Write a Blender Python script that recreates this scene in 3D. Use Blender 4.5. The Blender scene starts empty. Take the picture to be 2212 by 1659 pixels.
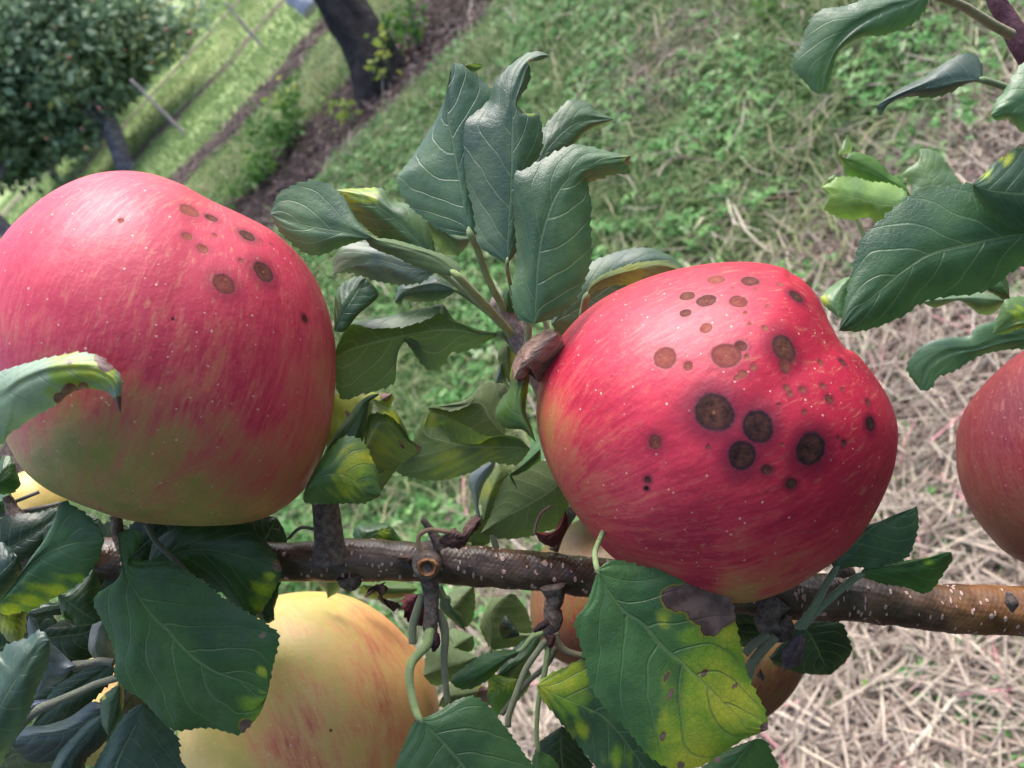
import bpy, math, random
import numpy as np
from mathutils import Matrix, Vector
random.seed(7); RNG = np.random.default_rng(7)
SC = bpy.context.scene
COL = SC.collection
# ---------------------------------------------------------------- camera
CAM_H = 1.42                       # metres above the orchard floor
PITCH = math.radians(36.0)         # below the horizon
ROLL = math.radians(47.0)
F = 2212 * 29 / 36                 # focal length in photograph units (2212 wide)
cp, sp = math.cos(PITCH), math.sin(PITCH); cr, sr = math.cos(ROLL), math.sin(ROLL)
Rr = np.array([1., 0, 0]); UU = np.array([0, sp, cp]); FW = np.array([0, cp, -sp])
XA = cr * Rr - sr * UU; YA = sr * Rr + cr * UU; ZA = -FW
RM = np.stack([XA, YA, ZA], axis=1)
CP = np.array([0, 0, CAM_H])
cd = bpy.data.cameras.new('camera'); cam = bpy.data.objects.new('camera', cd); COL.objects.link(cam)
m4 = np.eye(4); m4[:3, :3] = RM; m4[:3, 3] = CP
cam.matrix_world = Matrix(m4.tolist())
cd.sensor_width = 36; cd.lens = 29; cd.clip_start = 0.01; cd.clip_end = 400
cd.dof.use_dof = True; cd.dof.focus_distance = 0.185; cd.dof.aperture_fstop = 26
SC.camera = cam
# ---------------------------------------------------------------- light
LC = np.array([-0.30, 0.92, 0.16]); LC /= np.linalg.norm(LC)       # towards the light, camera frame
LWv = RM @ LC
SUN_EL = math.asin(LWv[2]); SUN_AZ = math.atan2(LWv[0], LWv[1])
w = bpy.data.worlds.new('World'); SC.world = w; w.use_nodes = True
nt = w.node_tree; nt.nodes.clear()
sky = nt.nodes.new('ShaderNodeTexSky'); sky.sky_type = 'NISHITA'; sky.sun_disc = False
sky.sun_elevation = SUN_EL; sky.sun_rotation = SUN_AZ; sky.air_density = 1.0; sky.dust_density = 4.0
bg = nt.nodes.new('ShaderNodeBackground'); bg.inputs[1].default_value = 0.125
wo = nt.nodes.new('ShaderNodeOutputWorld')
nt.links.new(sky.outputs[0], bg.inputs[0]); nt.links.new(bg.outputs[0], wo.inputs[0])
sd = bpy.data.lights.new('sun', 'SUN'); sd.energy = 2.0; sd.angle = math.radians(44); sd.color = (1.0, 0.98, 0.97)
so = bpy.data.objects.new('sun', sd); COL.objects.link(so)
so.rotation_euler = Vector(LWv.tolist()).to_track_quat('Z', 'Y').to_euler()
vs = SC.view_settings; vs.view_transform = 'Standard'; vs.look = 'None'; vs.gamma = 1.0; vs.exposure = 1.35; vs.use_curve_mapping = False
SC.cycles.max_bounces = 6; SC.cycles.diffuse_bounces = 3; SC.cycles.transparent_max_bounces = 4
# ---------------------------------------------------------------- geometry helpers
def P(x, y, d):                    # photograph position and distance (m) -> world
    x, y, d = np.asarray(x, float), np.asarray(y, float), np.asarray(d, float)
    c = np.stack([(x - 1106) / F * d, -(y - 829.5) / F * d, -d], axis=-1)
    return c @ RM.T + CP
def proj(p):
    c = (p - CP) @ RM
    d = -c[..., 2]
    return c[..., 0] / d * F + 1106, -c[..., 1] / d * F + 829.5, d
def GP(x, y):                      # photograph position -> point on the ground
    r = P(x, y, 1.0) - CP
    return CP + r * (-CP[2] / r[..., 2:3] if r.ndim > 1 else -CP[2] / r[2])
def catmull(pts, n, closed=False):
    p = np.asarray(pts, float)
    if closed: q = np.vstack([p[-1], p, p[0], p[1]])
    else: q = np.vstack([2 * p[0] - p[1], p, 2 * p[-1] - p[-2]])
    m = len(q) - 3
    seg = np.linalg.norm(np.diff(q[1:-1], axis=0)[:, :2], axis=1) + 1e-9
    cum = np.concatenate([[0], np.cumsum(seg)])
    s = np.linspace(0, cum[-1], n, endpoint=not closed)
    i = np.clip(np.searchsorted(cum, s, side='right') - 1, 0, m - 1)
    t = ((s - cum[i]) / seg[i])[:, None]
    a, b, c, d = q[i], q[i + 1], q[i + 2], q[i + 3]
    return 0.5 * (2 * b + (c - a) * t + (2 * a - 5 * b + 4 * c - d) * t * t + (3 * b - 3 * c + d - a) * t ** 3)
def link(o, parent=None):
    COL.objects.link(o)
    if parent is not None: o.parent = parent
    return o
def tag(o, label=None, cat=None, group=None, kind=None):
    if label: o['label'] = label
    if cat: o['category'] = cat
    if group: o['group'] = group
    if kind: o['kind'] = kind
    return o
def wloc(o):
    l = np.array(o.location)
    while o.parent is not None: o = o.parent; l = l + np.array(o.location)
    return l
def build(name, V, Fc, mat, parent=None, attrs=None, uv=None, smooth=True, color=None, origin=None):
    """one mesh object; V in world coordinates, origin = its base"""
    V = np.asarray(V, float)
    me = bpy.data.meshes.new(name)
    o0 = np.asarray(origin if origin is not None else V.mean(axis=0))
    v = (V - o0).astype(np.float32)
    me.vertices.add(len(v)); me.vertices.foreach_set('co', v.ravel())
    Fc = Fc if isinstance(Fc, list) else [Fc]
    idx = np.concatenate([f.ravel() for f in Fc]).astype(np.int32)
    tot = np.concatenate([np.full(len(f), f.shape[1]) for f in Fc]).astype(np.int32)
    st = np.concatenate([[0], np.cumsum(tot)[:-1]]).astype(np.int32)
    me.loops.add(len(idx)); me.loops.foreach_set('vertex_index', idx)
    me.polygons.add(len(tot)); me.polygons.foreach_set('loop_start', st)
    if uv is not None:
        l = me.uv_layers.new(name='UVMap'); l.data.foreach_set('uv', np.asarray(uv, np.float32)[idx].ravel())
    for k, a in (attrs or {}).items():
        a = np.asarray(a, np.float32)
        if a.ndim == 2:
            at = me.attributes.new(k, 'FLOAT_VECTOR', 'POINT'); at.data.foreach_set('vector', a.ravel())
        else:
            at = me.attributes.new(k, 'FLOAT', 'POINT'); at.data.foreach_set('value', a)
    me.update(calc_edges=True); me.validate()
    me.polygons.foreach_set('use_smooth', np.full(len(me.polygons), smooth))
    me.materials.append(mat)
    o = bpy.data.objects.new(name, me)
    link(o, parent)
    o.location = (o0 - (wloc(parent) if parent is not None else 0)).tolist()
    if color: o.color = (*color, 1) if len(color) == 3 else color
    return o
def empty(name, loc, label, cat, group=None):
    o = bpy.data.objects.new(name, None); o.location = tuple(float(a) for a in loc); o.empty_display_size = .02
    link(o); return tag(o, label, cat, group)
def gridfaces(nv, nu, wrap=False):
    i = np.arange(nv - 1)[:, None]; j = np.arange(nu if wrap else nu - 1)[None, :]
    a = i * nu + j; b = i * nu + (j + 1) % nu
    return np.stack([a, b, b + nu, a + nu], -1).reshape(-1, 4)
def wob(seed, k=1.0):              # smooth pseudo noise of two coordinates
    r = np.random.default_rng(seed); A = r.normal(size=(6, 2)) * k; ph = r.uniform(0, 6.28, 6)
    return lambda u, v: sum(np.sin(A[i, 0] * u + A[i, 1] * v + ph[i]) for i in range(6)) / 6
def tube(pts, rad, n=40, ns=12, disp=None, closed_end=True, lump=0):
    """pts: (N,3) world; rad: metres per point. returns V,F,(s,a) grids"""
    pts = np.asarray(pts, float); rad = np.asarray(rad, float)
    q = np.hstack([pts, rad[:, None] * 1.0])
    p = np.asarray(q, float)
    e = np.vstack([2 * p[0] - p[1], p, 2 * p[-1] - p[-2]])
    seg = np.linalg.norm(np.diff(p[:, :3], axis=0), axis=1) + 1e-9; cum = np.concatenate([[0], np.cumsum(seg)])
    s = np.linspace(0, cum[-1], n); i = np.clip(np.searchsorted(cum, s, side='right') - 1, 0, len(p) - 2)
    t = ((s - cum[i]) / seg[i])[:, None]; a, b, c, d = e[i], e[i + 1], e[i + 2], e[i + 3]
    Q = 0.5 * (2 * b + (c - a) * t + (2 * a - 5 * b + 4 * c - d) * t * t + (3 * b - 3 * c + d - a) * t ** 3)
    C, R = Q[:, :3], np.maximum(Q[:, 3], 1e-5)
    T = np.gradient(C, axis=0); T /= np.linalg.norm(T, axis=1)[:, None] + 1e-12
    N = np.zeros_like(C); r0 = ZA - T[0] * (ZA @ T[0])
    if np.linalg.norm(r0) < .1: r0 = XA - T[0] * (XA @ T[0])
    N[0] = r0 / np.linalg.norm(r0)
    for k in range(1, n):
        v = N[k - 1] - T[k] * (N[k - 1] @ T[k]); N[k] = v / (np.linalg.norm(v) + 1e-12)
    B = np.cross(T, N)
    ang = np.linspace(0, 2 * math.pi, ns, endpoint=False)
    S, A = np.meshgrid(s, ang, indexing='ij')
    RR = R[:, None] * np.ones_like(A)
    if disp is not None: RR = RR + disp(S, A)
    V = C[:, None] + RR[..., None] * (np.cos(A)[..., None] * N[:, None] + np.sin(A)[..., None] * B[:, None])
    V = V.reshape(-1, 3); Fq = gridfaces(n, ns, True)
    V = np.vstack([V, C[0], C[-1]]); k0 = n * ns
    j = np.arange(ns); j2 = (j + 1) % ns
    caps = np.vstack([np.stack([j2, j, np.full(ns, k0)], 1), np.stack([(n - 1) * ns + j, (n - 1) * ns + j2, np.full(ns, k0 + 1)], 1)])
    S = np.append(S.ravel(), [0, s[-1]]); A = np.append(A.ravel(), [0, 0])
    return V, [Fq, caps], S, A
# ---------------------------------------------------------------- shader helper
class NT:
    def __init__(s, name):
        s.m = bpy.data.materials.new(name); s.m.use_nodes = True; s.t = s.m.node_tree; s.t.nodes.clear()
        s.out = s.t.nodes.new('ShaderNodeOutputMaterial')
    def n(s, ty, **kw):
        x = s.t.nodes.new(ty)
        for k, v in kw.items(): setattr(x, k, v)
        return x
    def put(s, v, sock):
        if isinstance(v, bpy.types.NodeSocket): s.t.links.new(v, sock)
        elif v is not None:
            if isinstance(v, tuple) and len(v) == 3 and sock.type == 'RGBA': v = (*v, 1)
            sock.default_value = v
    def math(s, op, a, b=None, c=None, clamp=False):
        x = s.n('ShaderNodeMath', operation=op, use_clamp=clamp)
        for i, v in enumerate((a, b, c)): s.put(v, x.inputs[i])
        return x.outputs[0]
    def mix(s, f, a, b, mode='MIX'):
        x = s.n('ShaderNodeMix', data_type='RGBA', blend_type=mode)
        s.put(f, x.inputs[0]); s.put(a, x.inputs[6]); s.put(b, x.inputs[7]); return x.outputs[2]
    def ramp(s, v, lo, hi, a=0., b=1., smooth=True):
        x = s.n('ShaderNodeMapRange', interpolation_type='SMOOTHSTEP' if smooth else 'LINEAR')
        for i, q in enumerate((v, lo, hi, a, b)): s.put(q, x.inputs[i])
        return x.outputs[0]
    def attr(s, name, ty='GEOMETRY', out=2):
        x = s.n('ShaderNodeAttribute', attribute_type=ty, attribute_name=name); return x.outputs[out]
    def noise(s, vec, scale, detail=3, rough=.55, dist=0, col=False):
        x = s.n('ShaderNodeTexNoise'); s.put(vec, x.inputs['Vector']); s.put(float(scale), x.inputs['Scale'])
        x.inputs['Detail'].default_value = detail; x.inputs['Roughness'].default_value = rough; x.inputs['Distortion'].default_value = dist
        return x.outputs[1 if col else 0]
    def vor(s, vec, scale, feature='F1', rnd=1.0, out=0):
        x = s.n('ShaderNodeTexVoronoi', feature=feature); s.put(vec, x.inputs['Vector']); s.put(float(scale), x.inputs['Scale'])
        x.inputs['Randomness'].default_value = rnd; return x.outputs[out]
    def vmul(s, vec, k):
        x = s.n('ShaderNodeVectorMath', operation='MULTIPLY'); s.put(vec, x.inputs[0]); x.inputs[1].default_value = k; return x.outputs[0]
    def obj(s): return s.n('ShaderNodeTexCoord').outputs['Object']
    def bump(s, h, dist, strength=1.0, nrm=None):
        x = s.n('ShaderNodeBump'); s.put(h, x.inputs['Height']); x.inputs['Distance'].default_value = dist; x.inputs['Strength'].default_value = strength
        if nrm is not None: s.t.links.new(nrm, x.inputs['Normal'])
        return x.outputs[0]
    def bsdf(s, col, rough=.5, nrm=None, spec=.5, sheen=None, coat=None, coatr=.3):
        x = s.n('ShaderNodeBsdfPrincipled'); s.put(col, x.inputs['Base Color']); s.put(rough, x.inputs['Roughness'])
        s.put(spec, x.inputs['Specular IOR Level'])
        if nrm is not None: s.put(nrm, x.inputs['Normal'])
        if sheen: s.put(sheen, x.inputs['Sheen Weight']); x.inputs['Sheen Roughness'].default_value = .4
        if coat: s.put(coat, x.inputs['Coat Weight']); x.inputs['Coat Roughness'].default_value = coatr
        return x.outputs[0]
    def done(s, sh): s.t.links.new(sh, s.out.inputs[0]); return s.m
# ---------------------------------------------------------------- materials
def leaf_material(name, pale=False, detail=True):
    N = NT(name); uvn = N.n('ShaderNodeUVMap'); uvn.uv_map = 'UVMap'
    sx = N.n('ShaderNodeSeparateXYZ'); N.put(uvn.outputs[0], sx.inputs[0]); u, v = sx.outputs[0], sx.outputs[1]
    oi = N.n('ShaderNodeObjectInfo'); base = oi.outputs['Color']; big = oi.outputs['Alpha']
    oc = N.obj(); back = N.n('ShaderNodeNewGeometry').outputs['Backfacing']
    au = N.math('ABSOLUTE', u); side = N.math('MULTIPLY', N.math('GREATER_THAN', u, 0.), .47)
    nz = N.noise(oc, 60, 2); wobv = N.math('MULTIPLY', N.math('SUBTRACT', nz, .5), .15)
    sl = N.math('POWER', au, 1.25)
    ph = N.math('ADD', N.math('MULTIPLY', N.math('ADD', N.math('SUBTRACT', v, N.math('MULTIPLY', sl, .30)), wobv), 6.5), side)
    fr = N.math('ABSOLUTE', N.math('SUBTRACT', N.math('FRACT', ph), .5))      # 0 on the vein
    fade = N.ramp(au, .75, 1.0, 1, .25)
    lat = N.math('MULTIPLY', N.ramp(fr, .012, .055, 1, 0), fade)
    midw = N.math('ADD', .022, N.math('MULTIPLY', N.math('SUBTRACT', 1., v), .028))
    mid = N.ramp(au, N.math('MULTIPLY', midw, .45), midw, 1, 0)
    vein = N.math('MAXIMUM', mid, N.math('MULTIPLY', lat, .75))
    d1 = N.vor(oc, 800, 'DISTANCE_TO_EDGE'); net = N.ramp(d1, 0, .12, 1, 0)
    d2 = N.vor(oc, 2000, 'DISTANCE_TO_EDGE'); net2 = N.ramp(d2, 0, .12, 1, 0)
    n1 = N.noise(oc, 90, 4); n2 = N.noise(oc, 900, 3)
    c = N.mix(N.ramp(n1, .3, .7), N.mix(1., base, (.66, .70, .74), 'MULTIPLY'), N.mix(1., base, (1.45, 1.32, 1.05), 'MULTIPLY'))
    c = N.mix(N.math('MULTIPLY', n2, .3), c, N.mix(1., base, (.6, .7, .6), 'MULTIPLY'))
    # powdery grey patches
    dust = N.math('MULTIPLY', N.ramp(N.noise(oc, 60, 5, .7), .5, .75), .22)
    c = N.mix(dust, c, (.19, .26, .21))
    c = N.mix(N.math('MULTIPLY', net, .08), c, (.12, .2, .07))
    yel = N.attr('yel'); yn = N.noise(oc, 120, 6, .68)
    yf = N.math('MULTIPLY', N.ramp(N.math('ADD', N.math('ADD', N.math('MULTIPLY', yel, 1.2), N.math('MULTIPLY', N.math('SUBTRACT', fr, .22), .9)), N.math('MULTIPLY', N.math('SUBTRACT', yn, .5), 1.6)), .26, 1.1), N.ramp(yel, 0., .15))
    yf = N.math('MULTIPLY', yf, N.math('SUBTRACT', 1., N.math('MULTIPLY', N.math('MAXIMUM', lat, N.math('MULTIPLY', net, .45)), .55)))
    yc = N.mix(N.ramp(N.noise(oc, 110, 3), .35, .7), (.19, .35, .035), (.50, .52, .05))
    c = N.mix(yf, c, yc)
    vc = N.mix(.65, c, (.30, .42, .22))
    c = N.mix(N.math('MULTIPLY', vein, .32), c, vc)
    # underside
    cb = N.mix(.62, base, (.16, .21, .10)); cb = N.mix(N.math('MULTIPLY', yf, .75), cb, (.30, .33, .06))
    cb = N.mix(N.math('MULTIPLY', vein, .45), cb, (.30, .36, .2)); cb = N.mix(N.math('MULTIPLY', net, .12), cb, (.26, .3, .15))
    c = N.mix(back, c, cb)
    brn = N.attr('brn'); bn = N.noise(oc, 260, 4, .65)
    bv = N.math('ADD', brn, N.math('MULTIPLY', N.math('SUBTRACT', bn, .5), .55))
    has = N.ramp(brn, .02, .12)
    ring = N.math('MULTIPLY', N.ramp(bv, .08, .22), has)
    bf = N.math('MULTIPLY', N.ramp(bv, .2, .27), has)
    c = N.mix(N.math('MULTIPLY', ring, .8), c, (.30, .25, .03))
    bc = N.mix(N.ramp(N.noise(oc, 170, 4), .35, .65), (.085, .050, .052), (.26, .17, .16))
    bc = N.mix(N.math('MULTIPLY', N.ramp(bv, .22, .36, 1, 0), .7), bc, (.035, .015, .015))
    c = N.mix(bf, c, bc)
    h = N.math('ADD', N.math('MULTIPLY', N.math('MAXIMUM', vein, 0.), -.75), N.math('MULTIPLY', net, -.13))
    h = N.math('ADD', h, N.math('MULTIPLY', net2, -.05)); h = N.math('ADD', h, N.math('MULTIPLY', N.ramp(fr, .0, .5), .5))
    h = N.math('MULTIPLY', N.math('MULTIPLY', h, N.math('SUBTRACT', 1., N.math('MULTIPLY', back, .4))), big)
    h = N.math('ADD', h, N.math('MULTIPLY', N.noise(oc, 330, 3), .7))
    nr = N.bump(h, .00026, .85)
    rg = N.math('ADD', N.math('MULTIPLY', back, .28), N.ramp(n1, .3, .7, .30, .46))
    p = N.bsdf(c, rg, nr, N.math('SUBTRACT', .62, N.math('MULTIPLY', back, .45)))
    tr = N.n('ShaderNodeBsdfTranslucent'); N.put(N.mix(1., c, (1.15, 1.35, .55), 'MULTIPLY'), tr.inputs[0]); N.put(nr, tr.inputs['Normal'])
    ms = N.n('ShaderNodeMixShader'); ms.inputs[0].default_value = .40 if pale else .28
    N.t.links.new(p, ms.inputs[1]); N.t.links.new(tr.outputs[0], ms.inputs[2])
    return N.done(ms.outputs[0])
M_LEAF = leaf_material('apple_leaf'); M_PALE = leaf_material('young_leaf', True)
def dead_material():
    N = NT('dead_leaf'); oc = N.obj(); n = N.noise(oc, 200, 5, .65)
    base = N.n('ShaderNodeObjectInfo').outputs['Color']
    c = N.mix(N.ramp(n, .35, .7), N.mix(1., base, (.45, .42, .42), 'MULTIPLY'), base); c = N.mix(N.ramp(N.noise(oc, 700, 4, .7), .5, .7, 0, .5), c, N.mix(1., base, (.3, .28, .28), 'MULTIPLY'))
    w_ = N.noise(N.vmul(oc, (1, 1, 4)), 300, 3)
    return N.done(N.bsdf(c, .75, N.bump(N.math('ADD', n, w_), .0014), .25))
M_DEAD = dead_material()
def stem_material():
    N = NT('fuzzy_stem'); oc = N.obj(); base = N.n('ShaderNodeObjectInfo').outputs['Color']
    n = N.noise(oc, 260, 4); f = N.noise(oc, 2500, 2, .8)
    c = N.mix(N.ramp(n, .35, .7), N.mix(1., base, (.72, .7, .7), 'MULTIPLY'), base)
    c = N.mix(N.math('MULTIPLY', f, .3), c, (.5, .5, .42))
    return N.done(N.bsdf(c, .7, N.bump(f, .0003), .3, sheen=.4))
M_STEM = stem_material()
def bark_material():
    N = NT('smooth_bark'); oc = N.obj(); lent = N.attr('lent'); tan = N.attr('tan')
    n = N.noise(N.vmul(oc, (1, 1, 1)), 120, 5, .6); n2 = N.noise(oc, 900, 4, .7)
    dark = N.mix(N.ramp(n, .35, .68), (.040, .023, .015), (.120, .070, .046))
    tanc = N.mix(N.ramp(n, .3, .7), (.085, .035, .012), (.20, .095, .038))
    c = N.mix(N.ramp(N.math('ADD', tan, N.math('MULTIPLY', N.math('SUBTRACT', n, .5), .5)), .2, .8), dark, tanc)
    c = N.mix(N.math('MULTIPLY', N.ramp(n2, .55, .8), .25), c, (.12, .085, .07))
    ln = N.math('ADD', lent, N.math('MULTIPLY', N.math('SUBTRACT', N.noise(oc, 1500, 2), .5), .5))
    lf = N.ramp(ln, .75, 1.0, 1, 0); core = N.ramp(ln, .25, .5, 1, 0)
    lc = N.mix(N.noise(oc, 260, 1), (.50, .43, .40), (.48, .25, .17))
    c = N.mix(lf, c, lc); c = N.mix(N.math('MULTIPLY', core, .55), c, (.16, .10, .08))
    h = N.math('ADD', N.math('MULTIPLY', lf, 1.2), N.math('MULTIPLY', n2, .22))
    h = N.math('ADD', h, N.math('MULTIPLY', n, .6))
    rg = N.math('ADD', .33, N.math('MULTIPLY', lf, .35))
    return N.done(N.bsdf(c, rg, N.bump(h, .00035), .5))
M_BARK = bark_material()
def rough_bark(name, a, b, sc=60, hgt=.001):
    N = NT(name); oc = N.obj(); n = N.noise(oc, sc, 6, .7); r = N.noise(N.vmul(oc, (1, 1, .3)), sc * 2.5, 4, .7)
    c = N.mix(N.ramp(n, .35, .7), a, b); c = N.mix(N.math('MULTIPLY', N.ramp(r, .5, .7), .6), c, tuple(x * .4 for x in a))
    return N.done(N.bsdf(c, .8, N.bump(N.math('ADD', n, r), hgt), .3))
M_SPUR = rough_bark('spur_bark', (.085, .062, .052), (.24, .19, .165), 500, .0007)
M_SHOOT = rough_bark('woody_shoot', (.22, .15, .145), (.42, .34, .33), 400, .0003)
M_TRUNK = rough_bark('old_trunk_bark', (.012, .010, .012), (.050, .042, .047), 14, .02)
M_TRUNK2 = rough_bark('grey_trunk_bark', (.12, .10, .12), (.32, .29, .34), 16, .02)
def apple_material(name, ylo, yhi, red, deep, dots=1.0, bloom=.0):
    N = NT(name); sv = N.attr('sv', out=1); oc = N.obj(); rd = N.attr('red'); les = N.attr('les'); lt = N.attr('ltone')
    st = N.noise(N.vmul(sv, (9, 9, 4.0)), 1.3, 5, .62, .7)
    st2 = N.noise(N.vmul(sv, (36, 36, 9.)), 1.0, 5, .7, .8)
    bl = N.noise(oc, 28, 4, .6); bl2 = N.noise(oc, 95, 4, .6); n3 = N.noise(oc, 420, 2)
    yc = N.mix(N.ramp(bl2, .3, .7), ylo, yhi)
    f = N.math('ADD', N.math('MULTIPLY', rd, 1.25), N.math('MULTIPLY', N.math('SUBTRACT', st, .5), 1.0))
    f = N.math('ADD', f, N.math('MULTIPLY', N.math('SUBTRACT', st2, .5), .85)); f = N.math('ADD', f, N.math('MULTIPLY', N.math('SUBTRACT', bl2, .5), .75))
    mid = N.mix(.5, red, yhi)
    c = N.mix(N.ramp(f, .10, .75), yc, mid); c = N.mix(N.ramp(f, .45, 1.15), c, red)
    c = N.mix(N.math('MULTIPLY', N.ramp(N.noise(oc, 1100, 3, .7), .5, .8), .22), c, N.mix(.5, c, (.75, .45, .28)))
    g = N.math('ADD', N.math('MULTIPLY', st2, .42), N.math('MULTIPLY', bl, .7))
    c = N.mix(N.math('MULTIPLY', N.ramp(N.math('MULTIPLY', f, g), .42, .80), .75), c, deep)
    fl = N.math('MULTIPLY', N.ramp(N.noise(N.vmul(sv, (26, 26, 13.)), 1.3, 5, .7, .6), .52, .74), N.ramp(bl, .35, .65, .15, .6))
    c = N.mix(fl, c, N.mix(.5, yhi, (.72, .30, .24)))
    # lenticel dots
    vd = N.n('ShaderNodeTexVoronoi'); N.put(N.vmul(oc, (1, 1, 1)), vd.inputs['Vector']); vd.inputs['Scale'].default_value = 600; vd.inputs['Randomness'].default_value = 1
    wn = N.n('ShaderNodeSeparateColor'); N.put(vd.outputs[1], wn.inputs[0])
    thr = N.math('MULTIPLY', N.math('SUBTRACT', wn.outputs[0], .32), .24)
    dot = N.ramp(N.math('SUBTRACT', vd.outputs[0], thr), -.03, .03, 1, 0)
    dot = N.math('MULTIPLY', dot, N.math('GREATER_THAN', wn.outputs[0], .42))
    c = N.mix(N.math('MULTIPLY', dot, .62 * dots), c, (.80, .55, .46))
    # lesions
    el = N.math('ADD', les, N.math('MULTIPLY', N.math('SUBTRACT', N.noise(oc, 700, 4, .7), .5), .30))
    halo = N.math('MULTIPLY', N.ramp(el, .95, 2.5, 1, 0), N.ramp(lt, .0, 1., .95, .3))
    c = N.mix(halo, c, (.16, .003, .024))
    ln = N.noise(oc, 700, 4, .7)
    dk = N.mix(N.ramp(ln, .3, .7), (.014, .008, .010), (.072, .030, .024))
    tn = N.mix(N.ramp(ln, .3, .7), (.17, .060, .040), (.30, .125, .08))
    lt2 = N.math('POWER', lt, 1.7); rings = N.math('MULTIPLY', N.math('ADD', N.math('SINE', N.math('MULTIPLY', el, 21.)), 1.), .5)
    lc = N.mix(lt2, dk, tn); lc = N.mix(N.math('MULTIPLY', N.math('MULTIPLY', rings, ln), .30), lc, N.mix(lt2, (.055, .022, .018), (.24, .085, .05)))
    lc = N.mix(N.math('MULTIPLY', N.ramp(el, .62, .95), .8), lc, N.mix(lt2, (.022, .010, .020), (.11, .055, .045)))
    lc = N.mix(N.math('MULTIPLY', N.math('MULTIPLY', N.ramp(el, .05, .14, 1, 0), .6), N.ramp(lt, .12, .25)), lc, (.34, .15, .06))
    c = N.mix(N.math('MULTIPLY', N.ramp(el, .88, 1.14, 1, 0), N.ramp(lt, .3, .7, 1, .78)), c, lc)
    h = N.math('ADD', N.math('MULTIPLY', dot, .25), N.math('ADD', N.math('MULTIPLY', n3, .55), N.math('MULTIPLY', N.noise(oc, 1300, 2), .3))); h = N.math('ADD', h, N.math('MULTIPLY', bl2, .6))
    nr = N.bump(h, .0003, .6)
    rg = N.math('ADD', N.ramp(N.math('ADD', N.math('MULTIPLY', bl, .5), N.math('MULTIPLY', st2, .5)), .35, .65, .42, .58), N.math('MULTIPLY', N.ramp(el, .9, 1.05, 1, 0), .18))
    ins = N.ramp(el, .9, 1.04, 0, 1)
    return N.done(N.bsdf(c, rg, nr, N.math('ADD', .10, N.math('MULTIPLY', ins, .34)), coat=N.math('MULTIPLY', ins, .08), coatr=.4))
M_AR = apple_material('red_apple_skin', (.36, .24, .05), (.48, .27, .09), (.58, .030, .068), (.34, .007, .034))
M_AL = apple_material('blushed_apple_skin', (.26, .26, .060), (.42, .34, .10), (.58, .060, .105), (.42, .020, .062))
M_AY = apple_material('yellow_apple_skin', (.48, .40, .095), (.68, .49, .17), (.58, .16, .085), (.42, .06, .06), .8)
M_AD = apple_material('far_apple_skin', (.115, .110, .028), (.19, .135, .04), (.19, .03, .02), (.14, .012, .018), .5)  # olive skin darkened, shade around the back apples put into the colour
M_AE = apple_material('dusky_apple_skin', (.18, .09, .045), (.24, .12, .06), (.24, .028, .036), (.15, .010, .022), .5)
# ---------------------------------------------------------------- orchard floor
BOUND = [1.22, 4.45, 5.6, 6.85, 7.4, 9.3, 9.65, 11.6, 11.95, 14.5, 15.5, 19, 20, 25, 26.5]     # straw | grass | bare | ...
g_w1, g_w2, g_w3 = wob(3, 1.6), wob(4, 5.), wob(5, 14.)
def yedge(x, y): return y + np.clip((y - .7) / 3, .25, 1) * (.16 * g_w1(x, y) + .10 * g_w2(x, y) + .06 * g_w3(x, y))
def zone(x, y):
    return np.searchsorted(BOUND, yedge(x, y))
def ground_material():
    N = NT('orchard_floor'); oc = N.obj(); z = N.attr('zone'); s = N.attr('bare')
    n = N.noise(oc, 9, 6, .7); n2 = N.noise(oc, 60, 5, .7); n3 = N.noise(oc, 1.3, 3); far = N.attr('far')
    brown = N.mix(N.ramp(n2, .3, .7), (.040, .028, .026), (.16, .115, .105))
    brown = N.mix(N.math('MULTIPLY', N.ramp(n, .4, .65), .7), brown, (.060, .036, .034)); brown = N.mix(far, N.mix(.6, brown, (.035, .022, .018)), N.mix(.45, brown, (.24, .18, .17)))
    g1 = N.mix(N.ramp(n, .3, .7), (.16, .26, .08), (.33, .43, .20)); g1 = N.mix(N.ramp(n2, .45, .7), g1, (.13, .15, .065))
    g2 = N.mix(N.ramp(n3, .4, .6), g1, (.42, .52, .24))
    under = N.mix(N.ramp(n2, .35, .7), (.018, .020, .010), (.07, .06, .035))
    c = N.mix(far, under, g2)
    c = N.mix(s, c, brown)
    return N.done(N.bsdf(c, .95, N.bump(N.math('ADD', n2, n), .02), .1))
M_GROUND = ground_material()
def make_ground():
    xs = np.concatenate([-np.geomspace(120, 7, 20), np.linspace(-6.8, 9, 180), np.geomspace(9.3, 120, 20)])
    ys = np.concatenate([[-40, -20, -8, -3], np.linspace(-1, 12, 240), np.geomspace(12.2, 220, 60)])
    X, Y = np.meshgrid(xs, ys); Z = .015 * g_w2(X * .5, Y * .5) + .03 * g_w1(X * .3, Y * .3)
    Z = np.where((abs(X) < 30) & (Y < 30), Z, 0)
    zn = zone(X, Y)
    bare = np.where(zn % 2 == 0, 1., 0.); bare = np.where(Y < .2, 1, bare)
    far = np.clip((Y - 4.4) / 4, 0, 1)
    # soften
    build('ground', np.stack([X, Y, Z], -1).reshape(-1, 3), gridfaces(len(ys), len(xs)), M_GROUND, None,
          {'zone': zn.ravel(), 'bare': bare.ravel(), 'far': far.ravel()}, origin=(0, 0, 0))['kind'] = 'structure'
make_ground()
def gz(x, y): return .015 * g_w2(x * .5, y * .5) + .03 * g_w1(x * .3, y * .3)
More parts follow.
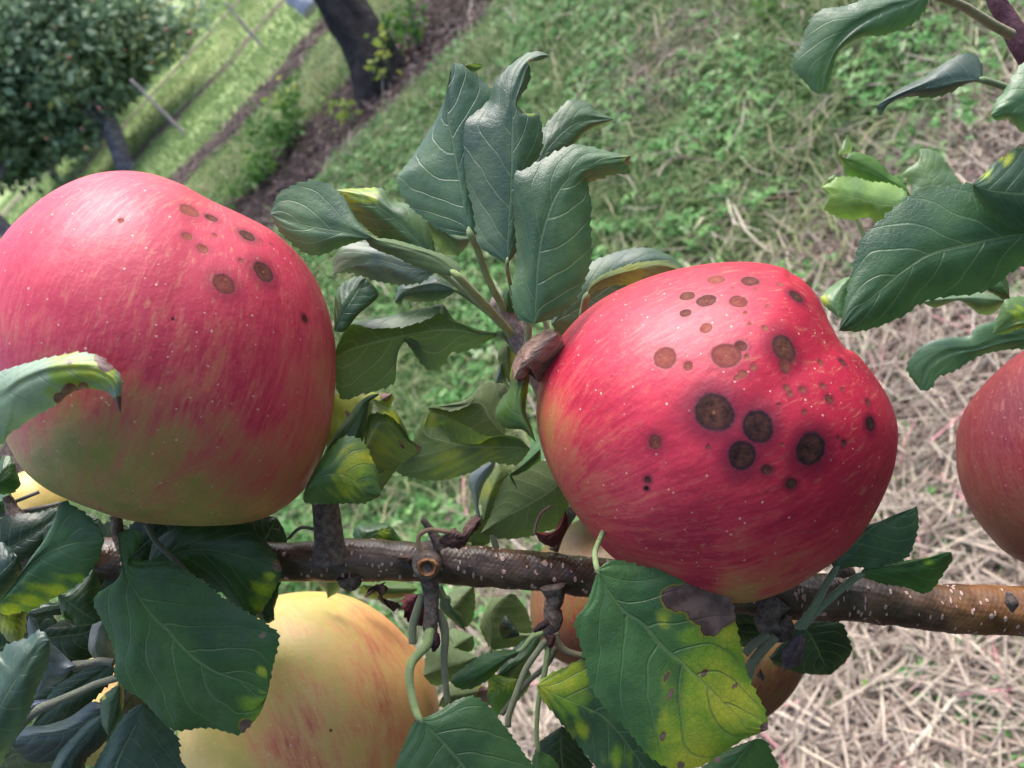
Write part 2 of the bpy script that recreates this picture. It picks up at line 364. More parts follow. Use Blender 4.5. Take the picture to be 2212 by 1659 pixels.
def tint_material(name, stops, rough=.6, trans=0., var=.25):
    """colour picked along stops by the point attribute 'rnd'"""
    N = NT(name); r = N.attr('rnd')
    x = N.n('ShaderNodeValToRGB'); N.put(r, x.inputs[0]); cr_ = x.color_ramp
    while len(cr_.elements) < len(stops): cr_.elements.new(.5)
    for e, (p, c) in zip(cr_.elements, stops): e.position = p; e.color = (*c, 1)
    nz = N.noise(N.obj(), 14, 2)
    c = N.mix(N.ramp(nz, .3, .7, 0, var), x.outputs[0], (.05, .06, .03))
    p = N.bsdf(c, rough, None, .3)
    if trans:
        tr = N.n('ShaderNodeBsdfTranslucent'); N.put(c, tr.inputs[0]); ms = N.n('ShaderNodeMixShader'); ms.inputs[0].default_value = trans
        N.t.links.new(p, ms.inputs[1]); N.t.links.new(tr.outputs[0], ms.inputs[2]); p = ms.outputs[0]
    return N.done(p)
M_GRASS = tint_material('grass_blades', [(0, (.035, .13, .02)), (.35, (.10, .23, .065)), (.62, (.25, .37, .14)), (.82, (.39, .44, .22)), (1, (.52, .48, .28))], .5, .3)
M_CLOVER = tint_material('clover_leaves', [(0, (.05, .20, .03)), (.5, (.11, .30, .08)), (.85, (.26, .48, .16)), (1, (.36, .52, .28))], .5, .3)
M_STRAW = tint_material('dry_straw', [(0, (.075, .048, .038)), (.3, (.24, .17, .14)), (.7, (.50, .42, .35)), (.93, (.70, .60, .46)), (.99, (.82, .77, .64)), (1, (.6, .25, .28))], .45, 0, .15)
M_LITTER = tint_material('dead_litter', [(0, (.035, .022, .022)), (.4, (.09, .058, .055)), (.8, (.18, .125, .12)), (1, (.30, .23, .21))], .7, 0, .2)
def visible(x, y, z=0., m=120):
    px, py, d = proj(np.stack([x, y, np.full_like(x, z)], -1)); return (d > 0) & (px > -m) & (px < 2212 + m) & (py > -m) & (py < 1659 + m)
def scatter(n, y0, y1, power=1.0, xr=(-6, 9)):
    out = []; k = 0
    while k < n:
        x = RNG.uniform(*xr, n * 2); y = y0 + (y1 - y0) * RNG.uniform(0, 1, n * 2) ** power
        m = visible(x, y); x, y = x[m], y[m]; out.append(np.stack([x, y], -1)); k += len(x)
    return np.concatenate(out)[:n]
def blades(name, pts, hmin, hmax, wdt, mat, rnd, lean=.6, **kw):
    n = len(pts); x, y = pts[:, 0], pts[:, 1]; z = gz(x, y)
    a = RNG.uniform(0, 6.283, n); b = RNG.uniform(0, 6.283, n); h = RNG.uniform(hmin, hmax, n); w_ = wdt * RNG.uniform(.6, 1.4, n)
    ln = lean * RNG.uniform(.1, 1.3, n)
    dx, dy = np.cos(a), np.sin(a); wx, wy = np.cos(b) * w_ / 2, np.sin(b) * w_ / 2
    B = np.stack([x, y, z], -1); M1 = B + np.stack([dx * ln * h * .35, dy * ln * h * .35, h * .6], -1)
    T_ = B + np.stack([dx * ln * h * 1.1, dy * ln * h * 1.1, h * (1 - .35 * np.clip(ln, 0, 1.2))], -1)
    W = np.stack([wx, wy, np.zeros(n)], -1)
    V = np.stack([B - W, B + W, M1 + W * .8, M1 - W * .8, T_], 1).reshape(-1, 3)
    o = np.arange(n)[:, None] * 5
    return build(name, V, [np.hstack([o, o + 1, o + 2, o + 3]), np.hstack([o + 3, o + 2, o + 4])], mat, None, {'rnd': np.repeat(rnd, 5)}, origin=(0, 0, 0), smooth=False)
def tuftmask(pts, k, thr):
    f = wob(k, 9.); g = wob(k + 1, 25.); return (f(pts[:, 0], pts[:, 1]) + g(pts[:, 0], pts[:, 1]) * .7) > thr
# grass in the alley (near) and on the far alleys
p = scatter(210000, 1.0, 4.7, 1.0); z_ = zone(p[:, 0], p[:, 1]); keep = (z_ == 1)
edge = np.clip((yedge(p[:, 0], p[:, 1]) - 1.2) / 1.0, 0, 1)
keep &= RNG.uniform(0, 1, len(p)) < (.30 + .7 * edge)
p = p[keep]; fw = wob(21, 4.)
r = np.clip(.34 + .34 * fw(p[:, 0], p[:, 1]) + RNG.normal(0, .26, len(p)), 0, 1)
tag(blades('grass', p, .03, .085, .0035, M_GRASS, r, 1.2), 'mown green grass covering the alley behind the leaves and apples', 'grass', kind='stuff')
p = scatter(60000, 4.3, 16, 1.2, (-14, 20)); z_ = zone(p[:, 0], p[:, 1]); p = p[z_ % 2 == 1]
lightband = np.exp(-((yedge(p[:, 0], p[:, 1]) - 6.2) / .4) ** 2) + .8 * np.exp(-((p[:, 1] - 10.4) / .6) ** 2)
r = np.clip(.56 + .26 * lightband + RNG.normal(0, .16, len(p)), 0, 1)
tag(blades('grass', p, .03, .08, .010, M_GRASS, r, 1.0), 'strips of lighter grass between the bare tree rows far behind', 'grass', kind='stuff')
def fans(name, pts, size, zr, mat, rnd, tilt=.6, parts=3):
    """little leaves: each a folded six-sided blade, `parts` round one stalk"""
    n = len(pts); V = []; Fq = []
    sz = size * RNG.uniform(.6, 1.4, n); h = RNG.uniform(*zr, n); a0 = RNG.uniform(0, 6.283, n)
    c = np.stack([pts[:, 0], pts[:, 1], gz(pts[:, 0], pts[:, 1]) + h], -1)
    tx, ty = RNG.normal(0, tilt * .5, n), RNG.normal(0, tilt * .5, n)
    for k in range(parts):
        a = a0 + k * 6.283 / parts
        ux, uy = np.cos(a), np.sin(a); vx, vy = -uy, ux
        def pt(u, v, z): 
            X_, Y_ = (ux * u + vx * v) * sz, (uy * u + vy * v) * sz
            return c + np.stack([X_, Y_, z * sz + X_ * tx + Y_ * ty], -1)
        V.append(np.stack([pt(0, 0, 0), pt(.45, .42, .12), pt(.95, .30, .05), pt(1.05, 0, -.08), pt(.95, -.30, .05), pt(.45, -.42, .12)], 1))
    V = np.concatenate(V, 0).reshape(-1, 3); o = np.arange(n * parts)[:, None] * 6
    return build(name, V, [np.hstack([o, o + 3, o + 2, o + 1]), np.hstack([o, o + 5, o + 4, o + 3])], mat, None, {'rnd': np.repeat(np.tile(rnd, parts), 6)}, origin=(0, 0, 0), smooth=False)
p = scatter(44000, 1.0, 4.9, 1.1); z_ = zone(p[:, 0], p[:, 1])
p = p[(z_ == 1) & tuftmask(p, 31, -.02)]; r = np.clip(RNG.normal(.45, .25, len(p)), 0, 1)
tag(fans('clover', p, .0135, (.015, .075), M_CLOVER, r), 'bright green clover growing through the grass of the alley', 'clover', kind='stuff')
p = scatter(7000, .35, 1.3, 1.0, (-1.5, 3)); p = p[tuftmask(p, 37, .30)]; r = np.clip(RNG.normal(.6, .25, len(p)), 0, 1)
tag(fans('clover', p, .011, (.02, .05), M_CLOVER, r), 'sparse clover leaves poking out of the straw', 'clover', kind='stuff')
# straw: thin bent stalks lying on each other
def straws(name, pts, lmin, lmax, wdt, mat, rnd, hmax=.03, up=.25, hz=None):
    n = len(pts); a = RNG.uniform(0, 6.283, n); L_ = RNG.uniform(lmin, lmax, n) * .5; w_ = wdt * RNG.uniform(.35, 1.0, n) ** 1.5 * 1.9
    x, y = pts[:, 0], pts[:, 1]; z = gz(x, y) + (RNG.uniform(.002, hmax, n) if hz is None else .002 + hz * hmax)
    d = np.stack([np.cos(a), np.sin(a), RNG.normal(0, up, n)], -1); s_ = np.stack([-np.sin(a), np.cos(a), np.zeros(n)], -1)
    c = np.stack([x, y, z], -1); bend = RNG.normal(0, .2, n)[:, None] * s_ * L_[:, None]
    A, M_, B = c - d * L_[:, None], c + bend, c + d * L_[:, None]
    W = s_ * w_[:, None] / 2; U = np.array([0, 0, 1.]) * w_[:, None] * .45
    ring = lambda q, k: [q - W * k, q + U * k, q + W * k]
    V = np.stack(ring(A, .8) + ring(M_, 1) + ring(B, .5), 1).reshape(-1, 3); o = np.arange(n)[:, None] * 9
    fs = [np.hstack([o + i, o + i + 1, o + i + 4, o + i + 3])[:, ::-1] for i in (0, 1, 3, 4)]
    return build(name, V, fs, mat, None, {'rnd': np.repeat(rnd, 9)}, origin=(0, 0, 0), smooth=False)
p = scatter(27000, .25, 1.75, 1.0, (-1.6, 3.2)); ye = yedge(p[:, 0], p[:, 1])
p = p[RNG.uniform(0, 1, len(p)) < np.clip(1 - (ye - 1.12) / .4, .04, 1)]; hz_ = RNG.uniform(0, 1, len(p)) ** .8; r = np.clip(RNG.normal(.18, .18, len(p)) + .5 * hz_, 0, .999)  # lower stalks tinted darker, shade of the gaps put into the colour
tag(straws('straw', p, .05, .24, .0034, M_STRAW, r, .055, hz=hz_), 'pale dry straw lying thick on the ground below the branch', 'straw', kind='stuff')
p = scatter(9000, 1.3, 4.6, 1.3); r = np.clip(RNG.normal(.5, .2, len(p)), 0, .95); m = (tuftmask(p, 61, .28) & (RNG.uniform(0, 1, len(p)) < .5)) | (RNG.uniform(0, 1, len(p)) < .09)
tag(straws('straw', p[m], .06, .22, .0032, M_STRAW, r[m], .085, .4), 'loose dry stalks caught in the grass of the alley', 'straw', kind='stuff')
p = scatter(22000, 4.2, 8.0, 1.0, (-5, 8)); p = p[zone(p[:, 0], p[:, 1]) % 2 == 0]; r = np.clip(RNG.normal(.42, .25, len(p)), 0, 1)
tag(straws('leaf_litter', p, .02, .08, .011, M_LITTER, r, .03, .3), 'purple brown dead litter on the bare strips under the tree rows', 'litter', kind='stuff')
p = scatter(13000, 1.1, 4.6, 1.0); p = p[zone(p[:, 0], p[:, 1]) == 1]; r = np.clip(RNG.normal(.80, .14, len(p)), 0, 1)
tag(straws('long_grass', p, .06, .20, .0030, M_GRASS, r, .085, .5), 'long pale green blades lying over the mown grass of the alley', 'grass', kind='stuff')
p = scatter(16000, .25, 1.6, 1.0, (-1.6, 3.2)); r = np.clip(RNG.normal(.25, .2, len(p)), 0, .95)
tag(straws('straw', p, .012, .05, .006, M_STRAW, r, .03), 'short broken brown bits matted under the pale straw', 'straw', kind='stuff')
p = scatter(9000, .3, 1.5, 1.0, (-1.6, 3.2)); p = p[tuftmask(p, 43, .30)]
tag(blades('grass', p, .03, .09, .0035, M_GRASS, np.clip(RNG.normal(.5, .2, len(p)), 0, 1), 1.3), 'thin green grass tufts coming up through the straw', 'grass', kind='stuff')
# a mound of raked dead grass behind the upper leaves
def mound(px, py, label, rad, n, el=1.0):
    g = GP(px, py); rr_ = RNG.normal(0, rad, (n, 2)); q = g[:2] + rr_ * np.array([el, 1]); r = np.clip(RNG.normal(.38, .2, n), 0, 1)
    tag(straws('dead_grass_clump', q, .05, .18, .0035, M_STRAW, r, .06, .5), label, 'dead grass', kind='stuff')
mound(1440, 160, 'brown matted clump of dead grass in the alley above the middle leaves', .13, 900, 1.6)
mound(2130, 330, 'brown dead grass patch beside the pale young leaves, upper right', .05, 350, 1.5)
mound(1850, 560, 'brown dead grass patch behind the tip of the large dark leaf', .05, 420, 2)
# ---------------------------------------------------------------- background trees, weeds
M_TLEAF = tint_material('orchard_tree_leaves', [(0, (.10, .17, .10)), (.5, (.24, .36, .23)), (.9, (.42, .52, .36)), (1, (.42, .45, .18))], .5, .25, .2)
M_WEED = tint_material('weed_leaves', [(0, (.045, .13, .03)), (.5, (.12, .27, .05)), (.8, (.32, .46, .08)), (1, (.55, .58, .12))], .5, .35, .1)
def leafcloud(name, C, size, mat, rnd, parent, drop=.3):
    n = len(C); a = RNG.uniform(0, 6.283, n); t = RNG.uniform(-1.2, .6, n); s_ = size * RNG.uniform(.6, 1.35, n)
    d = np.stack([np.cos(a) * np.cos(t), np.sin(a) * np.cos(t), np.sin(t)], -1)
    up = RNG.normal(size=(n, 3)); w_ = np.cross(d, up); w_ /= np.linalg.norm(w_, axis=1)[:, None]; nn = np.cross(d, w_)
    s3 = s_[:, None]
    V = np.stack([C, C + d * s3 * .45 + w_ * s3 * .28 + nn * s3 * .06, C + d * s3, C + d * s3 * .45 - w_ * s3 * .28 + nn * s3 * .06], 1).reshape(-1, 3)
    o = np.arange(n)[:, None] * 4
    return build(name, V, np.hstack([o, o + 1, o + 2, o + 3]), mat, parent, {'rnd': np.repeat(rnd, 4)}, smooth=False)
far_apple = None
def tree(base, top, trunk_r, crown_c, crown_r, label, nleaf=26000, napples=0, seed=1, mat=None, albl=None):
    global far_apple
    rg = np.random.default_rng(seed); base = np.array(base, float); top = np.array(top, float)
    t = empty('apple_tree', base, label, 'tree', 'apple trees of the next rows')
    mid = (base + top) / 2 + rg.normal(0, .04, 3)
    V, Fc, S, A = tube([base - [0, 0, .1], base + [0, 0, .05], mid, top, top + (top - mid) * .8], [trunk_r * 1.5, trunk_r * 1.15, trunk_r, trunk_r * .9, trunk_r * .5], 30, 20,
                       lambda s, a: trunk_r * .10 * np.sin(3 * a + s * 5) + trunk_r * .06 * np.sin(7 * a - s * 9))
    build('trunk', V, Fc, mat or M_TRUNK2, t, origin=base)
    cc = np.array(crown_c); R_ = np.array(crown_r)
    clumps = []
    for k in range(46):
        v = rg.normal(size=3); v /= np.linalg.norm(v); clumps.append(cc + v * R_ * rg.uniform(.35, .98))
    for k in range(9):
        e = clumps[k] ; q = (top + e) / 2 + rg.normal(0, .12, 3)
        V, Fc, S, A = tube([top, q, e], [trunk_r * .45, trunk_r * .25, .012], 14, 8); build('limb', V, Fc, mat or M_TRUNK2, t)
    per = nleaf // len(clumps); C = []; RR = []
    for c in clumps:
        v = rg.normal(size=(per, 3)) * np.array([.24, .24, .18]) * R_.mean() * rg.uniform(.35, 1.1); C.append(c + v); RR.append(np.clip(rg.normal(.45, .25, per) + rg.normal(0, .12), 0, 1))
    C = np.concatenate(C); RR = np.concatenate(RR); k = C[:, 2] > .35; C, RR = C[k], RR[k]
    leafcloud('crown', C, .095, M_TLEAF, RR, t)
    return t, C
ORD = ['first', 'second', 'third', 'fourth', 'fifth', 'sixth', 'seventh', 'eighth', 'ninth', 'tenth', 'eleventh', 'twelfth', 'thirteenth', 'fourteenth', 'fifteenth', 'sixteenth']
def far_apples(spots, d_off, lbl):
    """apples seen as dots in the far crown"""
    global far_apple
    for (x, y, dist, r) in spots:
        if far_apple is None:
            n1, n2 = 24, 14; ph = np.linspace(0, math.pi, n2)[:, None]; th = np.linspace(0, 6.283, n1, endpoint=False)[None, :]
            q = np.sin(ph); dim = 1 - .25 * np.exp(-(ph / .35) ** 2) - .12 * np.exp(-((math.pi - ph) / .35) ** 2)
            V = np.stack([q * np.cos(th), q * np.sin(th), np.cos(ph) * dim * .92 + 0 * th], -1).reshape(-1, 3) * .042
            o = build('apple', V, gridfaces(n2, n1, True), M_FARAPPLE, None, origin=(0, 0, 0)); far_apple = o
        else:
            o = far_apple.copy(); link(o)
        o.location = P(x, y, dist).tolist(); o.rotation_euler = (x * .1, y * .1, 0); o.scale = (r * .46, r * .46, r * .46)
        tag(o, ORD[sorted(q_[0] for q_ in spots).index(x)] + ' red apple speck from the left in the crown of the upper left tree', 'apple', 'apples hanging in the tree at the upper left')
N = NT('far_red_apple'); nn_ = N.noise(N.obj(), 30, 3); M_FARAPPLE = N.done(N.bsdf(N.mix(N.ramp(nn_, .35, .65), (.24, .035, .05), (.20, .09, .06)), .4))
b1 = GP(283, 368); t1 = P(238, 270, proj(b1)[2] * .985)
DEP = proj(b1)[2]
crA = P(120, 60, DEP + .15)
tree(b1, t1, .085, P(150, 95, DEP), (1.25, 1.0, .95), 'dense apple tree with a short grey trunk at the upper left', 26000, seed=5)
tree(GP(120, 560), GP(120, 560) + [0, 0, .7], .07, P(-60, 230, DEP - .3), (.85, .8, .75), 'apple tree whose crown hangs down the left edge above the biggest apple', 24000, seed=8)
tree(GP(150, 395) + [-.3, 1.6, 0], P(110, 330, DEP + 1.6), .05, P(30, 180, DEP + 1.8), (1.3, 1.0, 1.0), 'apple tree standing behind the crown at the far left', 20000, seed=12)
D0 = DEP - .9
far_apples([(200, 3, D0, 1.3), (360, 65, D0, 1.0), (410, 72, D0 + .2, 1.5), (150, 125, D0, 1.1), (325, 135, D0, .6), (62, 228, D0, .9), (215, 235, D0, .8), 
            (185, 322, D0, .8), (268, 110, D0, .6), (100, 300, D0 - .3, .7), (176, 278, D0, .7), (20, 20, D0, .8), (120, 60, D0, .6)], 0, '')
# big dark trunk at the top
bt = GP(815, 185); dt = proj(bt)[2]
t = empty('apple_tree', bt, 'thick dark leaning trunk of an old apple tree at the top of the photo', 'tree', 'apple trees of the next rows')
pts = [bt - [0, 0, .1], P(822, 160, dt), P(790, 90, dt - .02), P(745, 20, dt - .05), P(690, -70, dt - .1), P(630, -170, dt - .15)]
V, Fc, S, A = tube(pts, [.21, .165, .142, .132, .125, .12], 60, 40, lambda s, a: .008 * np.sin(5 * a + s * 9) + .006 * np.sin(11 * a - s * 21) + .004 * np.sin(23 * a + 30 * s))
build('trunk', V, Fc, M_TRUNK, t, origin=bt)
cN = RNG.normal(size=(5000, 3)) * [.9, .8, .35] + P(420, -560, dt); cN = cN[cN[:, 2] > 1.7]
leafcloud('crown', cN, .08, M_TLEAF, RNG.uniform(0, 1, len(cN)), t)
# unseen trees added behind the camera to block the low sky and deepen shade
for (tx_, ty_, sd2) in ((-2.3, -2.0, 31), (.2, -2.5, 32), (2.8, -2.1, 33)):
    tree((tx_, ty_, 0), (tx_ + .05, ty_, .75), .07, (tx_, ty_, 1.9), (1.5, 1.1, 1.5), 'unseen apple tree added to block low sky light, behind the camera' + (' to the left' if tx_ < 0 else (' to the right' if tx_ > 1 else ' in the middle')), 12000, seed=sd2)
# thin stakes
N = NT('grey_wood'); n_ = N.noise(N.vmul(N.obj(), (1, 1, .1)), 60, 4); M_STAKE = N.done(N.bsdf(N.mix(n_, (.15, .12, .13), (.33, .28, .31)), .8))
for (bx, by, tx, ty, lb) in [(402, 293, 283, 172, 'thin grey stake, the lower left one of two in the bare strip'), (567, 103, 487, 5, 'thin grey stake near the top of the photo, left of the dark trunk')]:
    b = GP(bx, by); dd = proj(b)[2]; tp = P(tx, ty, dd * .99)
    V, Fc, S, A = tube([b - [0, 0, .05], (b + tp) / 2 + [0, 0.01, 0.004], tp], [.017, .015, .012], 20, 10, lambda s, a: .002 * np.sin(40 * s + a))
    o = build('stake', V, Fc, M_STAKE, None, origin=b); tag(o, lb, 'stake', 'stakes in the tree row')
# pale trunk guard lying at the top edge
g0 = P(610, -35, dt + 1.1); g1_ = P(672, 22, dt + 1.1)
N = NT('pale_plastic'); M_GUARD = N.done(N.bsdf(N.mix(N.noise(N.obj(), 12, 2), (.34, .34, .44), (.55, .55, .66)), .5))
V, Fc, S, A = tube([g0, (g0 + g1_) / 2, g1_], [.075, .078, .07], 20, 20, lambda s, a: .003 * np.sin(60 * s))
tag(build('tree_guard', V, Fc, M_GUARD, None), 'pale lilac tube guarding a stem at the top edge, left of the dark trunk', 'tree guard')
# weeds: stems with rising leaf sprays
def weed(px, py, h, spread, n, size, rlo, rhi, label, group=None, dz=0):
    g = GP(px, py); g[2] = gz(g[0], g[1]); t = empty('weed', g, label, 'weed', group)
    C = []
    ns = max(3, n // 14)
    Vs = []; Fs = []; off = 0
    for k in range(ns):
        e = g + np.array([*RNG.normal(0, spread, 2), h * RNG.uniform(.5, 1.1)]); m_ = (g + e) / 2 + [0, 0, h * .1]
        V, Fc, S, A = tube([g, m_, e], [.004, .003, .0015], 6, 5); Vs.append(V); Fs.append([f + off for f in Fc]); off += len(V)
        for q in range(n // ns): u = RNG.uniform(.25, 1.05); C.append(g + (e - g) * u + [0, 0, h * .1] + RNG.normal(0, size * .5, 3))
    build('stem', np.vstack(Vs), [np.vstack([f[0] for f in Fs]), np.vstack([f[1] for f in Fs])], M_STEM, t, color=(.12, .22, .05))
    C = np.array(C); C[:, 2] = np.maximum(C[:, 2], g[2] + .01)
    leafcloud('foliage', C, size, M_WEED, RNG.uniform(rlo, rhi, len(C)), t)
weed(905, 95, .22, .09, 120, .06, 0, .6, 'leafy green weed right of the dark trunk')
weed(845, 175, .22, .06, 34, .055, .7, 1., 'yellow green sprout in front of the foot of the dark trunk')
weed(770, 262, .15, .05, 30, .05, .6, .95, 'yellow green sprout on the bare strip below the dark trunk')
weed(640, 235, .16, .10, 36, .06, .75, 1., 'yellow leaved weed at the edge of the light grass strip')
weed(640, 300, .22, .22, 420, .05, 0, .6, 'broad bushy green weed on the bare strip left of the middle leaves')
weed(570, 390, .16, .20, 380, .045, .1, .65, 'low green weed clump just above the shoulder of the biggest apple')
weed(560, 345, .10, .04, 10, .05, .8, 1., 'single small yellow leaved sprout above the biggest apple')
weed(300, 300, .10, .06, 24, .06, .3, .8, 'tiny weed beside the short grey trunk')
weed(1905, 1490, .07, .025, 26, .022, .2, .6, 'small clover tuft in the straw, lower right')
weed(1680, 60, .10, .06, 60, .03, .2, .7, 'small green weed clump left of the top right leaf')
# ---------------------------------------------------------------- apples
def rbf(px, py, pts):
    num = np.zeros_like(px); den = np.zeros_like(px) + 1e-9
    for (x, y, v) in pts:
        k = 1 / ((px - x) ** 2 + (py - y) ** 2 + 900.) ** 1.3; num += k * v; den += k
    return num / den
def apple(label, c, d, outline, zr, axis, mat, red, les=(), nth=360, nph=170, groove=None, group=None, stem=None, boost=0.):
    """c: centre (photo units), d: distance m, outline: photo points round the rim or a radius, zr: half depth (m)"""
    cx, cy = c
    th = np.linspace(0, 2 * math.pi, nth, endpoint=False)
    if isinstance(outline, (int, float)):
        tgt = outline * (1 + .03 * np.cos(3 * th + 1) + .02 * np.cos(5 * th))
    else:
        o = catmull(outline, 900, True); a = np.arctan2(-(o[:, 1] - cy), o[:, 0] - cx); r = np.hypot(o[:, 0] - cx, o[:, 1] - cy)
        k = np.argsort(a); a, r = a[k], r[k]
        tgt = np.interp(th, np.concatenate([a - 2 * math.pi, a, a + 2 * math.pi]), np.tile(r, 3))
        ker = np.hanning(11); ker /= ker.sum(); tgt = np.convolve(np.concatenate([tgt[-5:], tgt, tgt[:5]]), ker, 'valid')
    q = np.linspace(0, 1, nph); ph = math.pi * q
    PH, TH = np.meshgrid(ph, th, indexing='ij')
    C0 = np.array([(cx - 1106) / F * d, -(cy - 829.5) / F * d, -d])
    rr = tgt / F * d
    ray = C0 / np.linalg.norm(C0)
    ez = -ray; ex = np.array([1., 0, 0]) - ray * ray[0]; ex /= np.linalg.norm(ex); ey = np.cross(ez, ex)
    for it in range(5):
        R = rr[None, :] * np.sin(PH)
        L = C0 + (R * np.cos(TH))[..., None] * ex + (R * np.sin(TH))[..., None] * ey + (zr * np.cos(PH))[..., None] * ez
        dd = -L[..., 2]; qx = L[..., 0] / dd * F + 1106 - cx; qy = -(-L[..., 1] / dd * F + 829.5 - cy)
        mx = np.hypot(qx, qy); j = mx.argmax(0); i = np.arange(nth)
        aa = np.arctan2(qy[j, i], qx[j, i])
        t2 = np.interp(aa, np.concatenate([th - 2 * math.pi, th, th + 2 * math.pi]), np.tile(tgt, 3))
        rr = rr * (t2 / mx[j, i])
    px, py = qx + cx, cy - qy
    V = L.copy(); n = L - C0; n /= np.linalg.norm(n, axis=2)[..., None]
    front = np.cos(PH) > -.15
    if groove is not None:
        pts, wd, dp = groove
        gp = catmull(pts, 120); D = np.full(px.shape, 1e9)
        for g in gp: D = np.minimum(D, np.hypot(px - g[0], py - g[1]) / (g[2] if len(g) > 2 else 1))
        V = V - n * (dp * np.exp(-(D / wd) ** 2) * front)[..., None]
    E = np.full(px.shape, 9.0); TN = np.zeros(px.shape)
    for k, (x, y, r, t) in enumerate(les):
        D = np.where(front, np.hypot(px - x, py - y), 1e9); a0 = np.unravel_index(D.argmin(), D.shape)
        dist3 = np.linalg.norm(L - L[a0], axis=2); r3 = 1.05 * r / F * (-L[a0][2])
        w1 = wob(k + 50, 1.0); an = np.arctan2(L[..., 1] - L[a0][1], L[..., 0] - L[a0][0])
        e = dist3 / r3 * (1 + .05 * np.sin(2 * an + k) + .02 * np.sin(3 * an + 2 * k)) 
        m_ = e < E; E = np.where(m_, e, E); TN = np.where(m_, t, TN)
    V = V - n * (.00014 * np.clip(1.1 - E, 0, 1))[..., None]
    ax = np.array(axis, float); ax /= np.linalg.norm(ax); lat = n @ ax
    t1 = np.cross(ax, [0, 0, 1.]); t1 /= np.linalg.norm(t1); t2v = np.cross(ax, t1)
    lon = np.arctan2(n @ t2v, n @ t1)
    sv = np.stack([np.cos(lon), np.sin(lon), np.arcsin(np.clip(lat, -1, 1)) / 1.57], -1)
    RD = rbf(px, py, red) + boost if isinstance(red, (list, tuple)) else np.full(px.shape, float(red))
    Vw = V.reshape(-1, 3) @ RM.T + CP
    ob = build('apple', Vw, gridfaces(nph, nth, True)[:, ::-1], mat, None,
               {'red': RD.ravel(), 'les': E.ravel(), 'ltone': TN.ravel(), 'sv': sv.reshape(-1, 3)}, origin=C0 @ RM.T + CP)
    ob.name = 'apple'
    tag(ob, label, 'apple', group)
    if stem:
        p = np.array([P(*q_) for q_ in stem]); Vs, Fs, _, _ = tube(p, [.0014] * len(p), 16, 8)
        s_ = build('stem', Vs, Fs, M_STEM, ob, color=(.12, .10, .05))
    return ob
def Fz(l, ox, oy): return [(x / 3. + ox, y / 3. + oy, r / 3., t) for (x, y, r, t) in l]
les_r = Fz([(205, 1015, 122, .22), (490, 1105, 100, .0), (388, 1295, 88, .06), (830, 1250, 104, .05), (1215, 1085, 48, .1), (285, 640, 90, .75), (375, 585, 38, .5),
    (655, 595, 88, .40), (660, 715, 48, .6), (150, 470, 40, 1.), (150, 290, 60, .5), (20, 365, 36, .5), (30, 255, 48, .5), (360, 290, 58, .7), (220, 150, 58, .85),
    (435, 160, 58, .5), (335, 88, 45, .3), (740, 265, 52, .25), (635, 183, 24, .9), (535, 468, 24, 1.), (35, 710, 32, .8), (455, 722, 24, .9), (412, 658, 18, .9),
    (388, 762, 28, .9), (350, 785, 17, .9), (720, 685, 17, .8), (895, 685, 22, .8), (675, 855, 24, .8), (695, 895, 22, .8), (775, 865, 26, .8), (915, 845, 22, .8),
    (952, 930, 30, .55), (1035, 690, 27, .4), (1035, 865, 15, .7), (790, 1010, 18, .7), (1200, 945, 26, .55), (548, 1385, 34, .4), (705, 1480, 36, .3), (165, 1240, 16, .6),
    (645, 1225, 14, .9), (1048, 1215, 20, .4), (1010, 1180, 13, .6), (440, 438, 14, 1.), (625, 965, 12, .6), (990, 495, 26, .15), (480, 218, 14, .9), (325, 202, 14, .9),
    (550, 325, 16, .9), (405, 368, 16, .9), (930, 470, 26, .2), (1290, 830, 26, .2)], 1474.7, 553)
les_r += Fz([(2100, 660, 76, .85), (2035, 1205, 45, .55), (1985, 1450, 22, .4), (1975, 1510, 15, .05)], 737.4, 553)
les_l = Fz([(1455, 180, 70, .65), (1712, 100, 72, .45), (1560, 30, 20, .9), (1955, 20, 26, .8), (1965, 125, 18, .8), (2052, 230, 22, .7), (1972, 405, 24, .4), (1122, 410, 8, .3)], 0, 553)
les_l += Fz([(1605, 1530, 54, .4), (1225, 1360, 66, .95), (1370, 1412, 40, .5), (1215, 1530, 33, 1.), (1312, 1608, 36, 1.), (1388, 1525, 17, 1.), (780, 1432, 22, 1.),
    (1805, 1590, 22, .6), (1710, 1480, 20, .5), (1830, 1545, 15, .8), (1765, 1585, 13, .9), (1695, 1562, 13, .9)], 0, 0)
